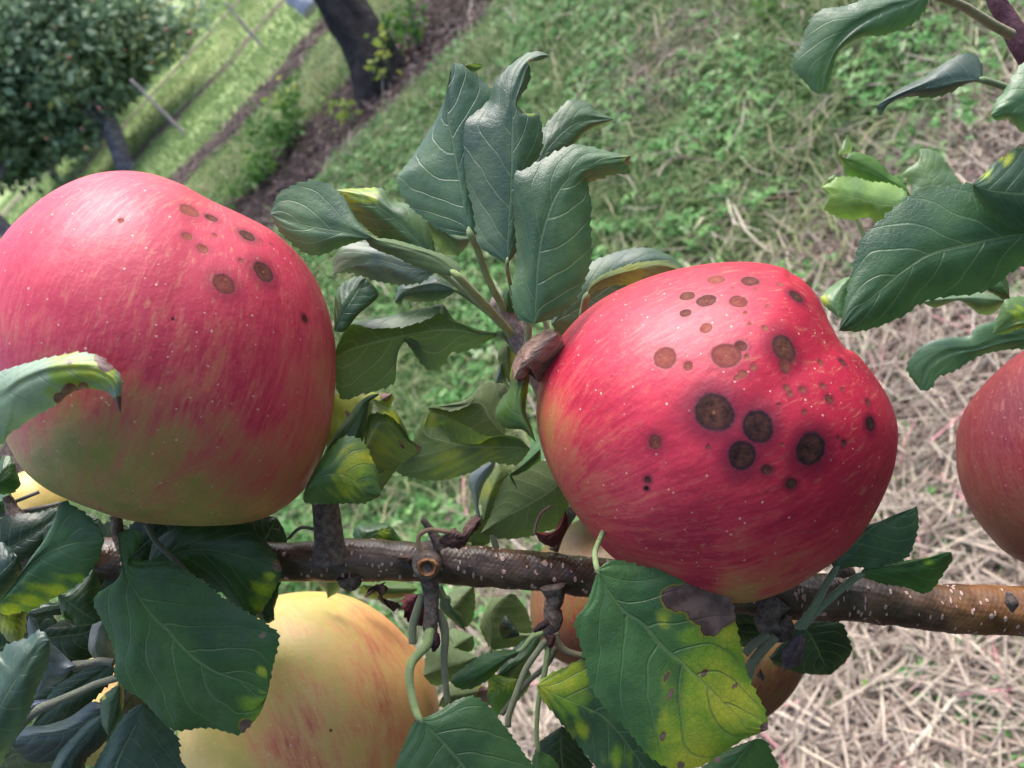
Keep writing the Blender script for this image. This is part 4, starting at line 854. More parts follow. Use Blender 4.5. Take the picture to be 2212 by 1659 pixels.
LF(B_, 'I', 22.6, [(860, 690), (960, 700), (1035, 730), (1070, 820), (1095, 890), (1060, 960)], [(780, 720), (860, 860), (900, 950), (960, 1055)], [(680, 800), (640, 900), (700, 1020), (830, 1050)], c=VD)
LF(B_, 'I', 22.4, [(560, 930), (600, 990), (700, 1010)], [(560, 950), (660, 960), (760, 960)], [(640, 850), (720, 800), (780, 830)], c=VD)
LF(B_, 'I', 23.0, [(320, 700), (400, 650), (500, 690)], [(330, 760), (420, 780), (520, 780)], [(360, 860), (450, 870), (520, 830)], c=VD)
LF(B_, 'I', 22.8, [(330, 640), (450, 590), (560, 600)], [(300, 680), (420, 660), (600, 680)], [(330, 760), (450, 740), (560, 740)], c=VD)
# leaves behind the branch, middle
LF(B_, 'H', 22.8, [(80, 160), (100, 90), (190, 75), (290, 75)], [(130, 210), (200, 150), (280, 120), (330, 100)], [(260, 230), (360, 215), (385, 200), (350, 130)], c=DK, yel=[(270, 150, 60)])
LF(B_, 'H', 23.5, [(560, 120), (620, 100), (720, 110)], [(560, 190), (640, 170), (770, 150)], [(620, 230), (700, 225), (770, 190)], c=(.06, .13, .05))
LF(B_, 'H', 23.6, [(-130, 380), (-150, 460), (-100, 520)], [(-40, 380), (-60, 450), (-90, 560)], [(20, 400), (0, 460), (-30, 520)], c=(.05, .09, .05))
LF(B_, 'H', 24.4, [(120, 500), (200, 560), (330, 560), (430, 540)], [(140, 470), (260, 500), (380, 510), (500, 500)], [(180, 450), (300, 450), (430, 460)], c=(.07, .13, .045))
LF(B_, 'H', 24.2, [(1180, -150), (1330, -230), (1480, -170)], [(890, 30), (1050, -70), (1230, -130), (1450, -200)], [(960, 110), (1110, 165), (1280, 130), (1420, 60)], c=(.045, .080, .025), under=1, cam=.1,
   pet=[(860, 150), (820, 220)], pr=(8, 7), pz=23, pc=(.30, .33, .12))
wood('X', 21.9, [(1052, 1142), (1063, 1155), (1072, 1185)], [5, 7, 8], B_, 'fruit_stalk', None, color=(.26, .32, .14), n=20)
LF(B_, 'H', 23.0, [(720, 230), (760, 100), (900, -30)], [(740, 230), (850, 80), (1000, -60)], [(900, 230), (1000, 130), (1050, 20)], c=DK, under=1)

# hidden leaves added behind the spotted apple only to shade the fruit under it
LF(B_, 'X', 29.5, [(1150, 960, 1.5), (1230, 900, 1.5), (1350, 880, 1.5)], [(1120, 1010), (1250, 980), (1380, 990), (1480, 1040)], [(1180, 1060, -1.5), (1290, 1080, -1.5), (1400, 1080, -1.5)], c=DK)
LF(B_, 'X', 32.0, [(1180, 930, 2), (1260, 860, 2), (1400, 840, 2)], [(1180, 980), (1300, 960), (1400, 960), (1500, 980)], [(1220, 1030, -2), (1320, 1040, -2), (1440, 1040, -2)], c=DK)
# ---------------------------------------------------------------- upright shoot between the two big apples
shoot = empty('leafy_shoot', P(1130, 760, .208), 'upright leafy shoot with grey green leaves between the two big red apples', 'leafy shoot')
S_ = shoot
wood('E', 20.35, [(1330, 900), (1250, 720), (1190, 600), (1120, 480), (1060, 380), (1010, 310), (985, 270)], [22, 24, 23, 24, 21, 18, 6], S_, 'woody_stem', M_SHOOT, lump=.10, n=80, ns=24)
wood('E', 20.4, [(1010, 340), (985, 300), (975, 268)], [9, 6, 2], S_, 'bud', M_SHOOT)
wood('E', 20.4, [(1190, 560), (1200, 500), (1190, 430)], [10, 9, 8], S_, 'petiole', None, color=(.20, .14, .10))
# back leaves
LF(S_, 'X', 21.0, [(1195, 660), (1222, 620), (1265, 576), (1330, 546), (1400, 536), (1450, 556)], [(1190, 700), (1260, 660), (1330, 610), (1400, 580), (1485, 586)], [(1230, 740), (1320, 700), (1400, 660), (1470, 620)], c=BL, nu=21)
LF(S_, 'E', 20.3, [(1620, 180), (1700, 120), (1790, 85), (1890, 52), (2010, 33), (2110, 38), (2180, 70)], [(1588, 265), (1630, 190), (1750, 130), (1900, 90), (2060, 60), (2230, 105)], [(1610, 262), (1650, 225), (1750, 190), (1860, 186), (1900, 206), (2000, 190), (2110, 140)], c=(.10, .14, .03), under=1, cam=.1, wave=.08,
   yel=[(1900, 150, 160)], pet=[(1572, 330), (1560, 400), (1545, 460), (1540, 600)], pr=(8, 8), pc=(.17, .20, .07))
LF(S_, 'B', 19.6, [(1275, 960), (1300, 850), (1385, 745), (1465, 662), (1528, 652), (1605, 672), (1660, 720)], [(1262, 1090), (1340, 960), (1440, 850), (1560, 780), (1680, 772), (1765, 772)], [(1330, 1030), (1420, 985), (1490, 945), (1540, 880), (1620, 815), (1700, 790)], c=(.055, .105, .065), cam=.2, wave=.15,
   R2=[(1340, 1020, .3), (1420, 975, .35), (1500, 945, .35), (1570, 875, .35), (1650, 830, .3), (1720, 800, .2)])
LF(S_, 'B', 19.9, [(545, 1440), (560, 1500), (600, 1560), (660, 1640)], [(560, 1425), (640, 1490), (720, 1580), (760, 1660)], [(640, 1450), (730, 1520), (830, 1545), (800, 1610)], c=(.10, .16, .13), serr=.3)
LF(S_, 'X', 19.5, [(925, 490), (888, 446), (852, 434), (826, 409), (790, 407)], [(944, 560), (900, 520), (850, 470), (790, 430), (715, 409)], [(900, 560), (850, 530), (800, 500), (750, 450)], c=(.055, .115, .055), yel=[(745, 425, 55), (800, 420, 30)], brn=[(722, 408, 7)])
LF(S_, 'B', 18.6, [(905, 1500), (870, 1330), (880, 1100), (960, 800), (985, 620), (900, 515), (840, 440)], [(836, 1522), (800, 1360), (765, 1150), (722, 920), (690, 780), (680, 640), (700, 500), (716, 402)],
   [(700, 1512), (560, 1428), (445, 1332), (385, 1240), (365, 1150), (430, 1060), (590, 820), (650, 690), (700, 560)][:9], c=(.058, .125, .088), cam=.4, wave=.14, nu=23, nv=140,
   pet=[(880, 1610), (930, 1760), (985, 1880), (1030, 1960), (1060, 2020)], pr=(9, 8), pz=20.2, pc=(.20, .25, .13), label='grey green upright leaf, the left one of the upper trio')
LF(S_, 'B', 18.9, [(820, 422), (880, 408), (912, 425)], [(780, 408), (830, 425), (880, 440), (915, 432)], [(800, 430), (850, 470), (890, 455)], c=(.10, .15, .03), under=1, cam=.0, tip=0, serr=.8, name='leaf')
LF(S_, 'B', 18.3, [(905, 1600), (880, 1500), (845, 1300), (790, 1120), (768, 960), (778, 830), (805, 775), (865, 735), (950, 660), (1000, 540), (1090, 430), (1200, 352), (1285, 335)], [(1075, 1715), (1080, 1550), (1090, 1380), (1105, 1130), (1108, 900), (1112, 720), (1150, 560), (1200, 430), (1280, 370), (1352, 360)],
   [(1150, 1600), (1200, 1400), (1230, 1200), (1250, 1070), (1290, 980), (1302, 880), (1275, 745), (1205, 735), (1140, 685), (1165, 620), (1210, 540), (1226, 460), (1222, 405), (1290, 388)], c=(.050, .105, .075), cam=.35, wave=.14, nu=23, nv=150,
   yel=[(1220, 730, 40), (1225, 400, 30)], brn=[(1220, 390, 14)], pet=[(1085, 1800), (1160, 2100)], pz=20.4, label='tall grey green leaf with a notched edge and hooked tip')
LF(S_, 'B', 17.9, [(1150, 2060), (1108, 1890), (1140, 1700), (1128, 1480), (1112, 1280), (1125, 1142), (1210, 1090), (1330, 1022), (1490, 945), (1600, 950), (1740, 985)],
   [(1252, 2098), (1262, 1900), (1272, 1700), (1300, 1520), (1370, 1310), (1450, 1180), (1580, 1080), (1720, 1040), (1876, 1012)],
   [(1370, 2060), (1480, 1985), (1550, 1870), (1600, 1740), (1618, 1600), (1608, 1450), (1618, 1330), (1598, 1190), (1680, 1150), (1760, 1125), (1835, 1112)], c=(.050, .115, .062), cam=.32, wave=.12, nu=25, nv=160, brn=[(1870, 1040, 40)], tip=.3,
   yel=[(1840, 1030, 50)], label='broad dark leaf folded to the right, in front of the upper trio')
LF(S_, 'E', 20.0, [(1080, 220), (1105, 270), (1140, 380)], [(1090, 215), (1090, 300), (1120, 400), (1135, 450)], [(1050, 245), (1050, 330), (1070, 420)], c=DK)
wood('E', 20.1, [(1345, 500), (1330, 450), (1310, 400)], [6, 6, 6], S_, 'petiole', None, color=(.25, .28, .15))
wood('E', 20.0, [(1190, 640), (1205, 560), (1212, 490), (1210, 410)], [10, 8, 8, 7], S_, 'petiole', None, color=(.22, .26, .10))
# left side leaves of the shoot
LF(S_, 'E', 19.9, [(620, 130), (520, 155), (440, 175), (380, 190)], [(752, 225), (640, 200), (520, 200), (420, 240), (345, 300)], [(680, 265), (600, 290), (500, 295), (430, 285), (400, 290), (385, 322)], c=(.085, .14, .12), pet=[(850, 290), (960, 375), (1080, 480)], pr=(7, 5), pz=20.5)
LF(S_, 'X', 19.3, [(900, 560), (840, 528), (790, 522), (735, 540)], [(943, 583), (880, 578), (800, 560), (716, 595)], [(915, 606), (870, 614), (815, 606), (770, 590), (740, 588)], c=(.12, .17, .16), cam=.15, pet=[(985, 614), (1040, 660), (1085, 705)], pr=(7, 6), pz=20.4, pc=(.26, .30, .2))
LF(S_, 'X', 18.2, [(952, 592), (900, 575), (850, 552), (800, 530), (768, 470), (740, 425), (705, 398), (672, 392), (638, 400), (602, 420)], [(990, 598), (940, 556), (880, 536), (820, 520), (760, 505), (700, 494), (640, 482), (584, 462)],
   [(992, 575), (960, 552), (900, 532), (850, 518), (800, 516), (745, 530), (682, 551), (640, 532), (603, 495)], c=(.062, .13, .082), cam=.25, wave=.13, nu=23, nv=140,
   pet=[(1030, 640), (1060, 672), (1090, 705), (1120, 740)], pr=(11, 9), pz=20.4, pc=(.24, .28, .10), label='leaf reaching left over the shoulder of the biggest apple')
LF(S_, 'X', 19.4, [(725, 640), (745, 610), (778, 597)], [(722, 715), (745, 670), (770, 630), (790, 600)], [(745, 716), (775, 680), (817, 643), (812, 622)], c=(.04, .10, .05), R2=[(740, 700, .3), (755, 670, .4), (775, 650, .4), (790, 630, .3)])
LF(S_, 'E', 20.3, [(900, 478), (760, 430), (720, 400), (655, 312), (560, 330), (400, 365), (200, 405), (50, 440)], [(1030, 505), (900, 510), (740, 480), (560, 490), (400, 520), (220, 560), (80, 600), (-60, 660)],
   [(900, 575), (790, 620), (715, 625), (660, 705), (575, 738), (500, 660), (420, 560), (368, 540), (338, 640), (352, 790), (270, 855), (150, 885), (0, 915)], c=(.040, .105, .030), under=1, cam=.1, wave=.16, nu=27, nv=160,
   L2=[(900, 490, -.1), (780, 440, -.1), (700, 410, -.2), (640, 370, -.3), (560, 405, -.4), (400, 455, -.4), (200, 465, -.4), (50, 452, -.3)], pet=[(1070, 530), (1110, 575), (1145, 625)], pr=(8, 7), pz=20.6, pc=(.14, .20, .07),
   label='big dark leaf with a rolled upper edge beside the biggest apple')
LF(S_, 'E', 20.4, [(430, 560), (470, 640), (520, 700)], [(400, 535), (480, 570), (540, 640), (560, 710)], [(420, 520), (520, 530), (570, 620)], c=(.07, .13, .06), under=0, serr=.5)
# brown rolled leaf
LF(S_, 'E', 18.7, [(1180, 1130), (1060, 1110), (1000, 1020), (1040, 920), (1090, 860), (1096, 760), (1130, 650), (1220, 545), (1310, 490)], [(1262, 1212), (1190, 1080), (1150, 980), (1150, 860), (1170, 760), (1240, 650), (1330, 560), (1385, 476)],
   [(1235, 1120), (1195, 1000), (1210, 860), (1228, 735), (1262, 700), (1270, 812), (1300, 780), (1370, 680), (1440, 580), (1425, 520)], c=(.055, .12, .03), cam=.55, wave=.2, nu=23, nv=140, yel=[(1140, 700, 110), (1290, 600, 70), (1200, 880, 80), (1350, 600, 60)],
   brn=[(1390, 525, 115), (1300, 560, 90), (1215, 700, 95), (1290, 700, 90), (1280, 780, 70), (1160, 770, 60), (1400, 610, 70)], label='rolled leaf browned at its tip beside the spotted apple')
LF(S_, 'E', 20.6, [(1040, 590), (1015, 660), (1045, 740), (1085, 815)], [(1075, 578), (1080, 660), (1085, 740), (1095, 822)], [(1135, 610), (1125, 680), (1110, 760)], c=(.08, .10, .05), under=1)
LF(S_, 'E', 20.8, [(1025, 700), (1000, 780), (995, 820)], [(1040, 690), (1030, 760), (1010, 825)], [(1050, 730), (1070, 800), (1050, 825)], c=(.10, .14, .15), serr=.4)
# ---------------------------------------------------------------- cluster left of centre, behind the left apple
clus = empty('leaf_cluster', P(760, 1110, .213), 'tangle of olive and yellow green leaves between the two big apples just above the branch', 'leaf cluster')
K_ = clus
LF(K_, 'X', 20.9, [(716, 1000), (705, 950), (715, 890), (735, 850)], [(700, 1010), (745, 950), (790, 890), (846, 850)], [(760, 970), (800, 930), (838, 885), (850, 860)], c=(.14, .20, .03), under=1, yel=[(750, 880, 90), (740, 930, 60), (800, 860, 50)], brn=[(760, 852, 9), (785, 848, 7), (833, 855, 15), (752, 895, 6), (753, 907, 7)])
LF(K_, 'X', 20.1, [(700, 990), (725, 950), (760, 905), (790, 860), (820, 850)], [(690, 1020), (730, 975), (765, 930), (785, 880), (812, 858)], [(720, 1020), (760, 985), (782, 955), (795, 900), (800, 868)], c=(.045, .10, .05), cam=.3, serr=.3, L2=[(700, 980, .2), (722, 940, .2), (752, 900, .2), (780, 865, .2), (810, 852, .1)])
LF(K_, 'X', 19.9, [(800, 868), (830, 875), (860, 895), (878, 930)], [(784, 990), (800, 950), (820, 915), (850, 920), (885, 955)], [(815, 1020), (860, 1000), (890, 1002), (912, 970)], c=(.085, .125, .035), under=1, cam=.5, yel=[(820, 960, 60), (850, 900, 30)], brn=[(906, 965, 14), (898, 990, 10), (862, 940, 5), (868, 962, 6), (855, 955, 4), (912, 975, 10)], wave=.15,
   L2=[(795, 900, -.5), (830, 893, -.6), (858, 910, -.5), (880, 938, -.3)])
LF(K_, 'X', 20.4, [(780, 1000), (790, 960), (830, 940)], [(822, 1062), (815, 1020), (820, 980), (860, 960)], [(830, 1050), (860, 1010), (900, 990)], c=(.11, .14, .05), under=1, yel=[(820, 1000, 50)])
LF(K_, 'X', 18.7, [(662, 1050), (680, 1015), (700, 985), (735, 950), (760, 944), (785, 958), (800, 985), (815, 1020)], [(655, 1068), (690, 1030), (735, 1025), (765, 1040), (795, 1058), (824, 1070)], [(660, 1085), (700, 1087), (745, 1086), (785, 1086), (812, 1076)], c=(.07, .155, .05), cam=.35, yel=[(770, 1000, 60), (750, 1050, 50)], brn=[(815, 1078, 8)], wave=.1, nu=21,
   label='small bright green leaf right of the biggest apple')
LF(K_, 'E', 20.3, [(1150, 1340), (1060, 1345), (950, 1335), (850, 1395), (700, 1440), (600, 1452), (450, 1432), (365, 1385), (440, 1250), (500, 1130)], [(1225, 1250), (1080, 1240), (940, 1240), (800, 1230), (660, 1200), (540, 1150), (565, 1016)],
   [(1150, 1190), (1050, 1165), (950, 1185), (860, 1235), (760, 1205), (700, 1140), (660, 1100), (580, 1095)], c=(.045, .100, .022), under=1, cam=.2, nu=25, nv=150, yel=[(700, 1330, 170), (580, 1060, 90), (950, 1250, 130)],
   R2=[(1150, 1180, -.3), (1050, 1160, -.5), (940, 1170, -.7), (820, 1110, -.8), (720, 1060, -.7), (640, 1030, -.4)], label='wide olive leaf with a turned up edge between the apples')
LF(K_, 'E', 21.3, [(1010, 1200), (860, 1200), (700, 1130), (600, 1060)], [(1060, 1170), (960, 1050), (900, 960), (760, 960), (560, 985)], [(1060, 1000), (1070, 880), (1040, 835), (965, 812), (890, 845), (845, 925), (700, 965)], c=(.075, .10, .045), under=1, nu=23, nv=120,
   R2=[(1040, 1000, -.1), (1030, 900, -.2), (960, 850, -.2), (880, 890, -.3), (830, 960, -.5), (720, 1000, -.5), (620, 985, -.3)])
LF(K_, 'E', 20.6, [(1170, 1400), (1100, 1420), (1070, 1400)], [(1290, 1250), (1200, 1330), (1130, 1390), (1100, 1440), (1145, 1520)], [(1290, 1320), (1240, 1360), (1180, 1400), (1100, 1390)], c=(.06, .13, .05), serr=.6)
LF(K_, 'E', 21.4, [(1330, 1330), (1150, 1380), (1060, 1450), (1010, 1560), (960, 1700)], [(1460, 1430), (1350, 1530), (1200, 1620), (1050, 1700), (900, 1800)], [(1470, 1600), (1450, 1720), (1300, 1790), (1100, 1830)], c=(.042, .085, .022), under=1, nu=23)
LF(K_, 'E', 22.3, [(905, 1560), (920, 1450), (1000, 1370)], [(920, 1720), (960, 1560), (1010, 1430), (1030, 1330)], [(1000, 1680), (1060, 1560), (1100, 1450), (1130, 1380)], c=(.07, .12, .03), under=1, yel=[(950, 1520, 100)])
LF(K_, 'E', 21.8, [(828, 1430), (850, 1560), (880, 1690)], [(1003, 1312), (910, 1440), (880, 1560), (905, 1720)], [(985, 1390), (925, 1480), (890, 1600), (900, 1680)], c=(.12, .16, .22), serr=.3)
# ---------------------------------------------------------------- dark cluster at the lower left
low = empty('leaf_cluster', P(250, 1190, .21), 'crowd of dark glossy leaves under the biggest apple, lower left corner', 'leaf cluster')
Q_ = low
wood('D', 21.0, [(40, 1560), (70, 1620), (100, 1690), (120, 1760)], [9, 12, 18, 20], Q_, 'spur', M_SPUR, lump=.3)
wood('D', 21.2, [(-60, 1640), (100, 1590), (250, 1530)], [4, 4, 4], Q_, 'petiole', None, color=(.05, .05, .04))
wood('D', 21.3, [(-20, 1680), (180, 1650), (400, 1600)], [5, 5, 4], Q_, 'petiole', None, color=(.05, .05, .04))
wood('G', 20.8, [(730, 20), (760, 70), (760, 150), (800, 260)], [10, 12, 12, 12], Q_, 'spur', M_SPUR, lump=.2)
LF(Q_, 'G', 18.4, [(800, 420), (640, 520), (612, 600), (650, 680), (735, 860), (750, 960), (745, 1050), (800, 1130), (930, 1220), (1010, 1310), (1080, 1380), (1160, 1412), (1350, 1395), (1530, 1436), (1610, 1390), (1690, 1290)],
   [(770, 130), (775, 260), (830, 430), (960, 640), (1090, 770), (1230, 920), (1400, 1035), (1590, 1100), (1735, 1175)],
   [(840, 112), (900, 125), (915, 170), (890, 240), (856, 290), (900, 316), (1000, 316), (1120, 335), (1290, 440), (1450, 565), (1600, 655), (1755, 752), (1800, 800), (1790, 900), (1755, 1050)], c=(.030, .095, .026), cam=.35, wave=.16, nu=29, nv=190, tip=.2,
   yel=[(1690, 1040, 60), (1630, 1260, 140)], brn=[(1595, 1385, 60), (1705, 795, 22)], label='big dark green leaf in front of the pale yellow apple')
LF(Q_, 'G', 19.6, [(980, 400), (1100, 450), (1280, 440), (1400, 490), (1520, 590), (1640, 668), (1720, 600), (1800, 460)], [(960, 320), (1130, 270), (1300, 240), (1500, 270), (1680, 325), (1828, 368)], [(1000, 200), (1110, 120), (1260, 82), (1400, 85), (1500, 70), (1620, 105), (1720, 190), (1790, 290)], c=(.028, .075, .030), cam=.3, nu=23,
   yel=[(1700, 530, 130), (1750, 420, 60)], brn=[(1800, 350, 42), (1700, 430, 8)], label='dark leaf yellowing at its lower edge beside the branch end')
wood('G', 19.3, [(950, 80), (1010, 190), (1110, 290), (1230, 410)], [7, 6, 6, 6], Q_, 'petiole', None, color=(.12, .14, .10))
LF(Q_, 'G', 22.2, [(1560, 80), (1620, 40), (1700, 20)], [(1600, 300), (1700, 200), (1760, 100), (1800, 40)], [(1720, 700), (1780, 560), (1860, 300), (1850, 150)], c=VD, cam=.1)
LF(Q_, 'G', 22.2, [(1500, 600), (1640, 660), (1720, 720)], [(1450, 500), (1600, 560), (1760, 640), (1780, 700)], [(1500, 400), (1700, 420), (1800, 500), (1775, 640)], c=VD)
LF(Q_, 'G', 17.4, [(120, 440), (185, 320), (280, 190), (350, 60), (400, -60), (520, -10), (600, 60), (650, 120)], [(-10, 600), (110, 440), (210, 330), (330, 250), (460, 205), (580, 190), (678, 178)], [(10, 655), (60, 662), (130, 640), (200, 635), (350, 552), (500, 462), (585, 385), (640, 285)], c=(.045, .115, .065), cam=.25, nu=23,
   yel=[(200, 570, 150), (380, 490, 110), (500, 430, 80), (60, 630, 100)], label='leaf green above and yellow green below, lower left')
LF(Q_, 'G', 18.4, [(-60, 250), (0, 200), (60, 230)], [(-100, 500), (0, 400), (100, 300), (110, 280)], [(-20, 600), (60, 540), (130, 440), (135, 350)], c=(.025, .055, .055))
LF(Q_, 'G', 20.6, [(-50, 100), (60, 20), (240, 10), (350, -20)], [(-60, 260), (60, 230), (150, 180), (260, 110), (400, 0)], [(60, 330), (160, 300), (260, 230), (360, 90)], c=VD, cam=.1)
LF(Q_, 'G', 21.0, [(0, -110), (60, -120), (100, -60)], [(-60, -20), (20, -60), (100, -20), (140, 0)], [(-20, 30), (60, 30), (120, 20)], c=DK)
LF(Q_, 'D', 20.6, [(-20, 1400), (10, 1310), (60, 1300)], [(-60, 1500), (10, 1420), (60, 1380), (95, 1340)], [(0, 1540), (80, 1530), (130, 1480), (110, 1400)], c=(.03, .08, .025))
LF(Q_, 'G', 19.0, [(460, 500), (540, 430), (610, 380), (650, 500)], [(370, 530), (440, 580), (520, 640), (600, 690), (655, 700)], [(395, 640), (430, 700), (490, 730), (550, 735), (620, 722)], c=(.030, .065, .040), R2=[(390, 610, -.1), (410, 660, -.3), (430, 690, -.3), (480, 722, -.2), (560, 733, 0)])
LF(Q_, 'G', 19.8, [(160, 600), (260, 560), (350, 590)], [(180, 660), (280, 640), (400, 600), (450, 540)], [(220, 684), (320, 672), (420, 655), (460, 600)], c=(.03, .055, .045))
LF(Q_, 'G', 19.2, [(175, 740), (200, 880), (250, 1000), (225, 1205), (300, 1140), (400, 1095)], [(190, 672), (240, 800), (300, 950), (380, 1040), (494, 992)], [(235, 705), (265, 780), (330, 845), (400, 910), (450, 960)], c=(.075, .095, .150), cam=.3, serr=.1)
LF(Q_, 'G', 16.0, [(-60, 980), (0, 925), (60, 860), (180, 820), (240, 780), (290, 785)], [(-100, 1500), (-20, 1300), (60, 1150), (160, 1000), (240, 880), (318, 830)], [(-20, 1660), (40, 1560), (90, 1480), (130, 1400), (200, 1260), (250, 1120), (305, 1000), (320, 900)], c=(.070, .120, .105), cam=.3, wave=.1, nu=21, yel=[(230, 1200, 20)],
   label='grey leaf close to the camera at the left edge')
LF(Q_, 'G', 17.6, [(-40, 640), (0, 760), (60, 840)], [(-20, 600), (60, 700), (110, 790), (120, 860)], [(60, 620), (150, 640), (165, 720), (150, 820)], c=(.10, .12, .03), yel=[(60, 720, 90)])
LF(Q_, 'G', 19.8, [(600, 730), (572, 870), (600, 940), (650, 985)], [(680, 700), (650, 800), (640, 900), (690, 988)], [(740, 740), (755, 850), (750, 940), (720, 985)], c=(.11, .125, .15), serr=.2)
wood('G', 19.4, [(-40, 1640), (40, 1500), (120, 1390), (220, 1295), (350, 1235), (500, 1170), (640, 1110), (760, 1075), (900, 1020)], [12, 13, 12, 12, 9, 8, 8, 8, 8], Q_, 'petiole', None, color=(.11, .13, .08), n=80)
wood('G', 20.0, [(480, 1000), (560, 985), (650, 965), (740, 975)], [12, 9, 8, 8], Q_, 'petiole', None, color=(.10, .11, .09))
LF(Q_, 'G', 19.2, [(160, 1290), (180, 1250), (240, 1218)], [(120, 1330), (180, 1280), (260, 1240), (380, 1212)], [(160, 1330), (240, 1270), (340, 1225)], c=(.10, .12, .22), serr=0)
LF(Q_, 'G', 19.1, [(660, 1200), (650, 1260), (662, 1380), (690, 1430)], [(770, 1110), (760, 1200), (735, 1300), (715, 1380), (702, 1455)], [(800, 1150), (800, 1240), (790, 1330), (740, 1400)], c=(.035, .075, .045), yel=[(670, 1200, 22)], pet=[(790, 1080)], pr=(4, 3))
LF(Q_, 'G', 19.6, [(880, 1260), (800, 1330), (740, 1420), (660, 1560), (600, 1690), (600, 1850)], [(925, 1235), (900, 1330), (840, 1450), (780, 1560), (740, 1680), (700, 2000)], [(1010, 1290), (1090, 1390), (1150, 1480), (1165, 1590), (1200, 1700), (1150, 1900)], c=(.028, .060, .060), cam=.35, nu=23, label='dark bluish leaf cut by the bottom edge, lower left')
LF(Q_, 'G', 20.2, [(600, 1230), (450, 1330), (300, 1380), (180, 1390), (110, 1420)], [(680, 1260), (540, 1370), (400, 1430), (250, 1450), (60, 1500)], [(700, 1440), (600, 1560), (400, 1600), (200, 1620)], c=(.024, .042, .060), cam=.5, serr=.2, nu=21)
LF(Q_, 'G', 20.0, [(560, 1350), (450, 1450), (380, 1560), (330, 1700)], [(690, 1300), (590, 1420), (480, 1560), (420, 1660), (380, 1850)], [(720, 1400), (650, 1520), (560, 1600), (530, 1700)], c=(.025, .050, .055), cam=.4)
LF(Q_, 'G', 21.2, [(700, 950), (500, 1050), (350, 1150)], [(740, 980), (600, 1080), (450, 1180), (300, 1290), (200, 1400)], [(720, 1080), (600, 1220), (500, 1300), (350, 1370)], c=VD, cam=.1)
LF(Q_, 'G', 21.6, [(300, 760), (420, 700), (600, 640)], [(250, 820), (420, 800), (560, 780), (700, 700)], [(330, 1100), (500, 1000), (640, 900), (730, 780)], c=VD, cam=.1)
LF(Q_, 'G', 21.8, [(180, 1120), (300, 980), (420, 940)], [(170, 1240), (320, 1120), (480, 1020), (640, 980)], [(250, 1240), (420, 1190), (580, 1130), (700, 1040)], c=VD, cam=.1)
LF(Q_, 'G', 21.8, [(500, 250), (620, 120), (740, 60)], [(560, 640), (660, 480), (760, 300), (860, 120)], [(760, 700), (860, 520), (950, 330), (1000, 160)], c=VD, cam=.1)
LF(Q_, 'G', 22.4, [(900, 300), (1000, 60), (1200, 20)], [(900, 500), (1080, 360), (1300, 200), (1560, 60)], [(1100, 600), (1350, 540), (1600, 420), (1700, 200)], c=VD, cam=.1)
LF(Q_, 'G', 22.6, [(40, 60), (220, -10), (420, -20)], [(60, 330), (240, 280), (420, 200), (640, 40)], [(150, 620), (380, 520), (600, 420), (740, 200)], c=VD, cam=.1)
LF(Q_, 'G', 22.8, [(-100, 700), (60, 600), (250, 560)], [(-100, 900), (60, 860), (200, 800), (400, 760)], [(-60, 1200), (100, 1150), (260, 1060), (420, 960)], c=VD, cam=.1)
LF(Q_, 'G', 22.0, [(40, 1480), (150, 1440), (300, 1450)], [(-40, 1640), (120, 1560), (280, 1560), (450, 1640)], [(-20, 1800), (150, 1780), (320, 1740), (480, 1760)], c=(.04, .055, .035), cam=.2)
LF(Q_, 'G', 22.5, [(620, 1300), (720, 1180), (860, 1100)], [(640, 1460), (760, 1360), (860, 1260), (960, 1120)], [(760, 1500), (900, 1420), (1010, 1340), (1040, 1200)], c=VD, cam=.1)
LF(Q_, 'G', 21.6, [(850, 1150), (780, 1230), (740, 1330)], [(900, 1150), (830, 1240), (780, 1330), (720, 1440)], [(930, 1220), (880, 1300), (820, 1380)], c=(.05, .04, .03), cam=.1)
# ---------------------------------------------------------------- curled leaf in front of the left apple
fr_ = empty('leafy_twig', P(-110, 880, .15), 'pale curled leaf with a browned tip lying in front of the biggest apple, left edge', 'leaf')
LF(fr_, 'D', 14.3, [(-120, 800), (0, 752), (130, 710), (300, 665), (450, 635), (550, 630), (640, 650), (710, 700), (765, 760), (790, 830)], [(-320, 1020), (-100, 960), (20, 900), (150, 810), (290, 750), (430, 730), (560, 730), (660, 760), (740, 830), (782, 1025)],
   [(-200, 1250), (0, 1222), (60, 1150), (140, 1095), (250, 1020), (370, 958), (440, 898), (520, 862), (600, 858), (690, 878), (740, 930)], c=(.20, .31, .26), cam=.25, wave=.1, nu=25, nv=150, tip=.3, serr=.8,
   yel=[(550, 740, 230), (400, 760, 150), (700, 780, 100), (330, 860, 80)], brn=[(690, 700, 70), (450, 880, 70), (540, 858, 50), (380, 920, 50), (770, 960, 70), (450, 685, 22), (640, 660, 40), (775, 1010, 60)], label='pale curled leaf with a browned tip')
wood('D', 15.0, [(-600, 1100), (-320, 1020)], [9, 8], fr_, 'petiole')
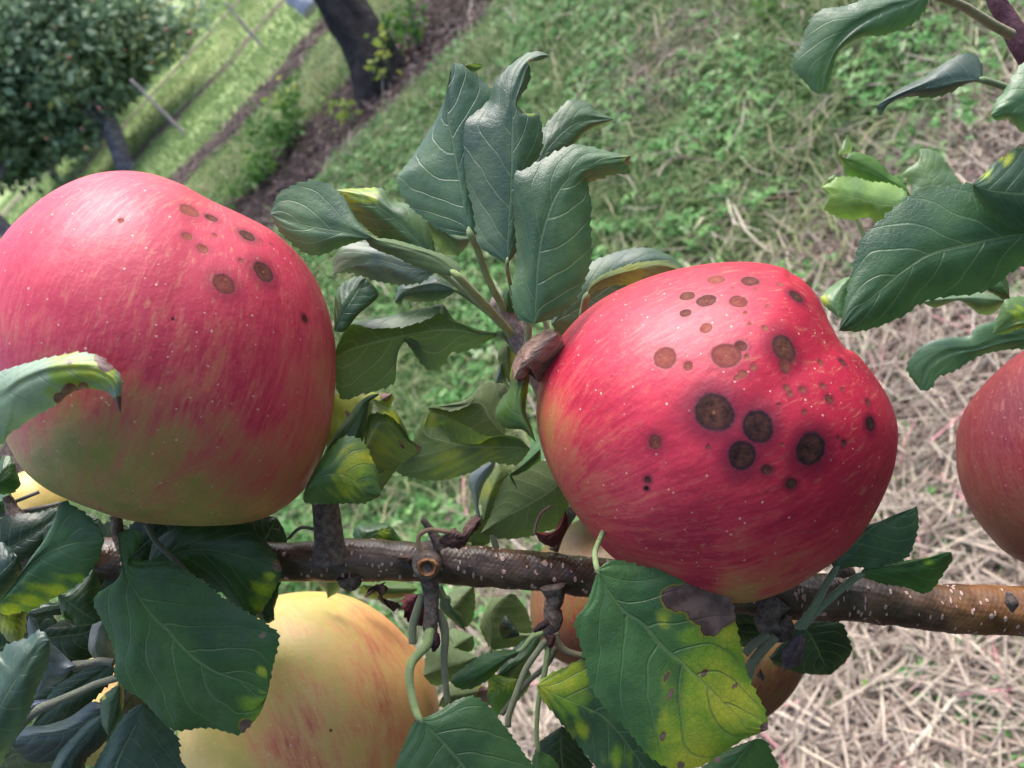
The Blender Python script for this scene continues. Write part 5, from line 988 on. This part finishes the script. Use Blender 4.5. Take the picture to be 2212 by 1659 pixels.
# ---------------------------------------------------------------- shoots entering from the right
rt = empty('leafy_shoot', P(2270, 130, .185), 'purple twig with bluish green leaves entering at the top right corner', 'leafy shoot')
wood('C', 18.0, [(1990, -120), (2040, 20), (2110, 130), (2170, 250), (2240, 370), (2330, 520)], [17, 18, 19, 22, 22, 22], rt, 'woody_stem', rough_bark('purple_twig', (.075, .030, .045), (.18, .09, .12), 300, .0004), n=60, ns=20)
LF(rt, 'C', 16.4, [(1400, -60), (1180, 0), (1050, 42), (920, 60), (850, 110), (810, 190), (770, 290), (722, 380), (732, 460), (790, 522), (840, 582)], [(1600, -40), (1480, 10), (1340, 50), (1180, 130), (1060, 230), (980, 330), (930, 440), (905, 540), (884, 612)],
   [(1575, 40), (1520, 120), (1420, 182), (1290, 225), (1170, 238), (1070, 285), (1005, 345), (975, 430), (952, 520), (925, 585)], c=(.060, .130, .072), cam=.2, wave=.1, nu=23, nv=140, pet=[(1700, -10), (1800, 30), (1900, 90), (2010, 160), (2130, 225)], pr=(12, 8), pz=17.6, pc=(.22, .16, .07), label='leaf hanging from the top edge, upper right')
LF(rt, 'C', 17.0, [(1940, 430), (1895, 365), (1830, 352), (1740, 385), (1650, 440), (1560, 500), (1420, 570), (1320, 635)], [(1942, 518), (1820, 520), (1700, 535), (1560, 565), (1430, 610), (1320, 655), (1250, 690)], [(1830, 545), (1720, 600), (1620, 628), (1500, 622), (1400, 640), (1330, 680), (1285, 742)], c=(.060, .100, .095), cam=.2, wave=.08,
   pet=[(2020, 540), (2120, 575), (2230, 620), (2330, 650)], pr=(9, 7), pz=17.6, pc=(.17, .22, .10), label='narrow grey folded leaf, upper right')
LF(rt, 'C', 15.6, [(2300, 380), (2200, 420), (2140, 500), (2080, 600), (2020, 680)], [(2700, 560), (2500, 600), (2300, 640), (2150, 700), (1998, 745)], [(2400, 900), (2300, 880), (2200, 850), (2140, 800), (2100, 770), (2030, 778)], c=(.085, .180, .085), cam=.3, label='bright bluish leaf cut by the right edge, near the top')
r2 = empty('leafy_shoot', P(2330, 520, .19), 'shoot with a very large dark leaf pointing at the spotted apple, right edge', 'leafy shoot')
wood('C', 18.6, [(2330, 520), (2360, 900), (2400, 1300), (2420, 1700)], [12, 14, 15, 16], r2, 'woody_stem', M_SHOOT, n=40)
LF(r2, 'C', 16.4, [(1920, 1230), (1870, 1197), (1750, 1203), (1600, 1228), (1450, 1290), (1300, 1418), (1180, 1530), (1120, 1680), (1080, 1850), (1045, 2000)], [(2480, 1500), (2300, 1508), (2100, 1535), (1880, 1580), (1620, 1640), (1450, 1740), (1280, 1880), (1120, 2020), (1012, 2145)],
   [(2450, 1720), (2300, 1700), (2150, 1745), (2020, 1850), (1860, 1905), (1700, 1918), (1550, 1955), (1450, 2030), (1300, 2100), (1170, 2138), (1070, 2145)], L2=[(2100, 1250), (1985, 1235), (1850, 1230), (1700, 1260), (1500, 1310), (1340, 1430), (1210, 1560), (1140, 1700), (1090, 1880), (1050, 2020)][:0] or None,
   c=(.036, .095, .050), cam=.3, wave=.12, nu=27, nv=180, tip=.3, label='very large dark leaf pointing at the spotted apple')
LF(r2, 'C', 15.9, [(1900, 1260), (1960, 1345), (2050, 1432), (2130, 1480), (2230, 1500), (2400, 1500)], [(1878, 1196), (1980, 1230), (2120, 1250), (2300, 1260), (2600, 1280)][::1], [(1950, 1130), (2050, 1035), (2130, 980), (2230, 920), (2400, 850)], c=(.034, .080, .055), cam=.3, wave=.1, yel=[(1960, 1120, 70), (2100, 1020, 70)], brn=[(2080, 1000, 25), (2200, 925, 35)],
   label='dark leaf with a yellowing edge overlapping the very large one')
r3 = empty('young_shoot', P(1960, 450, .25), 'young shoot of pale green leaves behind the very large dark leaf, right', 'young shoot')
PL = dict(mat=M_PALE)
wood('C', 25.4, [(1120, 1400), (1170, 1520), (1230, 1700)], [5, 6, 7], r3, 'woody_stem', None, color=(.2, .3, .1))
wood('C', 25.6, [(1270, 1465), (1500, 1400), (1700, 1500)], [5, 6, 7], r3, 'woody_stem', None, color=(.2, .3, .1))
LF(r3, 'C', 24.6, [(1050, 1030), (1090, 990), (1180, 1000), (1280, 1055), (1340, 1125), (1420, 1175)], [(1480, 1272), (1380, 1200), (1270, 1140), (1150, 1080), (1005, 1000)][::-1], [(1045, 1080), (1060, 1130), (1180, 1190), (1300, 1210), (1400, 1230)], c=(.10, .21, .07), cam=.25, **PL)
LF(r3, 'C', 24.5, [(1030, 955), (1050, 910)], [(1005, 1002), (1050, 960), (1068, 868)], [(1075, 990), (1098, 960), (1085, 910)], c=(.30, .44, .22), serr=.4, cam=.1, tip=0, **PL)
LF(r3, 'C', 24.2, [(1440, 1240), (1330, 1190), (1220, 1180), (1100, 1148), (1000, 1152), (930, 1185)], [(1460, 1300), (1330, 1330), (1200, 1300), (1080, 1270), (980, 1240), (892, 1216)], [(1400, 1370), (1300, 1450), (1262, 1468), (1210, 1405), (1090, 1420), (985, 1395), (920, 1345), (940, 1265)], c=(.19, .33, .11), cam=.35, yel=[], **PL)
LF(r3, 'C', 24.0, [(930, 1170), (960, 1145)], [(892, 1218), (940, 1180), (988, 1130)], [(930, 1200), (980, 1165)], c=(.30, .42, .22), serr=.3, cam=.05, tip=0, **PL)
LF(r3, 'C', 24.8, [(1500, 1290), (1480, 1200), (1440, 1130), (1470, 1085), (1528, 1040)], [(1680, 1250), (1610, 1170), (1560, 1080), (1530, 968)], [(1790, 1195), (1760, 1130), (1700, 1050), (1640, 985), (1580, 965)], c=(.13, .22, .13), cam=.2, **PL)
LF(r3, 'F', 23.8, [(905, 300), (930, 230), (1010, 165), (1080, 135)], [(1010, 400), (1000, 320), (1030, 230), (1085, 150)], [(1080, 400), (1080, 300), (1090, 200)], c=(.11, .22, .11), yel=[(920, 290, 50)], **PL)
r4 = empty('leafy_shoot', P(2270, 700, .235), 'low shoot above the dull red apple, its longest leaf split by a slit', 'leafy shoot')
wood('F', 23.8, [(2350, 200), (2380, 400), (2400, 650)], [9, 10, 11], r4, 'woody_stem', M_SHOOT)
LF(r4, 'F', 23.4, [(1980, 240), (1880, 235), (1760, 250), (1640, 262)], [(2095, 292), (1960, 290), (1800, 280), (1540, 298)], [(2010, 372), (1925, 375), (1860, 330), (1780, 290), (1640, 332)], c=(.14, .22, .15), serr=.4, **PL)
LF(r4, 'F', 22.8, [(2010, 170), (2080, 130), (2110, 190)], [(1960, 200), (2020, 220), (2080, 240), (2120, 280)], [(1980, 230), (2040, 260), (2090, 290)], c=(.04, .10, .045))
LF(r4, 'F', 21.8, [(2300, 280), (2200, 265), (2130, 275), (2075, 310)], [(2400, 380), (2280, 400), (2150, 430), (2008, 505)], [(2330, 500), (2250, 480), (2180, 470), (2100, 502)], c=(.085, .17, .06), yel=[(2170, 380, 90)], cam=.2)
LF(r4, 'F', 22.6, [(2250, 425), (2100, 425), (2000, 430), (1900, 468), (1850, 528), (1730, 530), (1600, 560), (1510, 630), (1460, 735)], [(2500, 500), (2300, 510), (2100, 540), (1900, 600), (1740, 620), (1620, 690), (1560, 790), (1540, 872)],
   [(2300, 590), (2150, 600), (2000, 622), (1900, 655), (1760, 740), (1650, 785), (1600, 862)], c=(.055, .125, .080), cam=.2, nu=21, label='green leaf with a slit above the dull red apple')
LF(r4, 'F', 23.0, [(2300, 880)], [(2500, 900), (2400, 900), (2300, 920)], [(2350, 950)], c=MD)

LF(Q_, 'G', 20.5, [(840, 200), (850, 90), (950, 40)], [(800, 330), (900, 240), (1000, 150), (1120, 20)], [(860, 460), (980, 420), (1080, 300), (1150, 120)], c=VD, cam=.1)  # dark leaves added over the branch, standing in for deep shade
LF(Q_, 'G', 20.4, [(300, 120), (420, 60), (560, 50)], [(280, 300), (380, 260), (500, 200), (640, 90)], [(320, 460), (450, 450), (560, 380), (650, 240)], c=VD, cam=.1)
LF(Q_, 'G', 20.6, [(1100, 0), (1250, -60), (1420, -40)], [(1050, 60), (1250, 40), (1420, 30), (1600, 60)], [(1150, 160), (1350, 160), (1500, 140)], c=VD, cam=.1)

LF(S_, 'E', 18.1, [(1345, 478), (1240, 532), (1155, 610), (1108, 715)], [(1400, 505), (1310, 570), (1225, 650), (1165, 730), (1120, 800)], [(1440, 580), (1375, 675), (1300, 765), (1272, 812), (1240, 730), (1185, 790)], c=(.36, .24, .19), mat=M_DEAD, cam=.75, tip=.5, wave=.28, serr=1.2, name='dead_leaf', label='pale brown rolled dead blade')
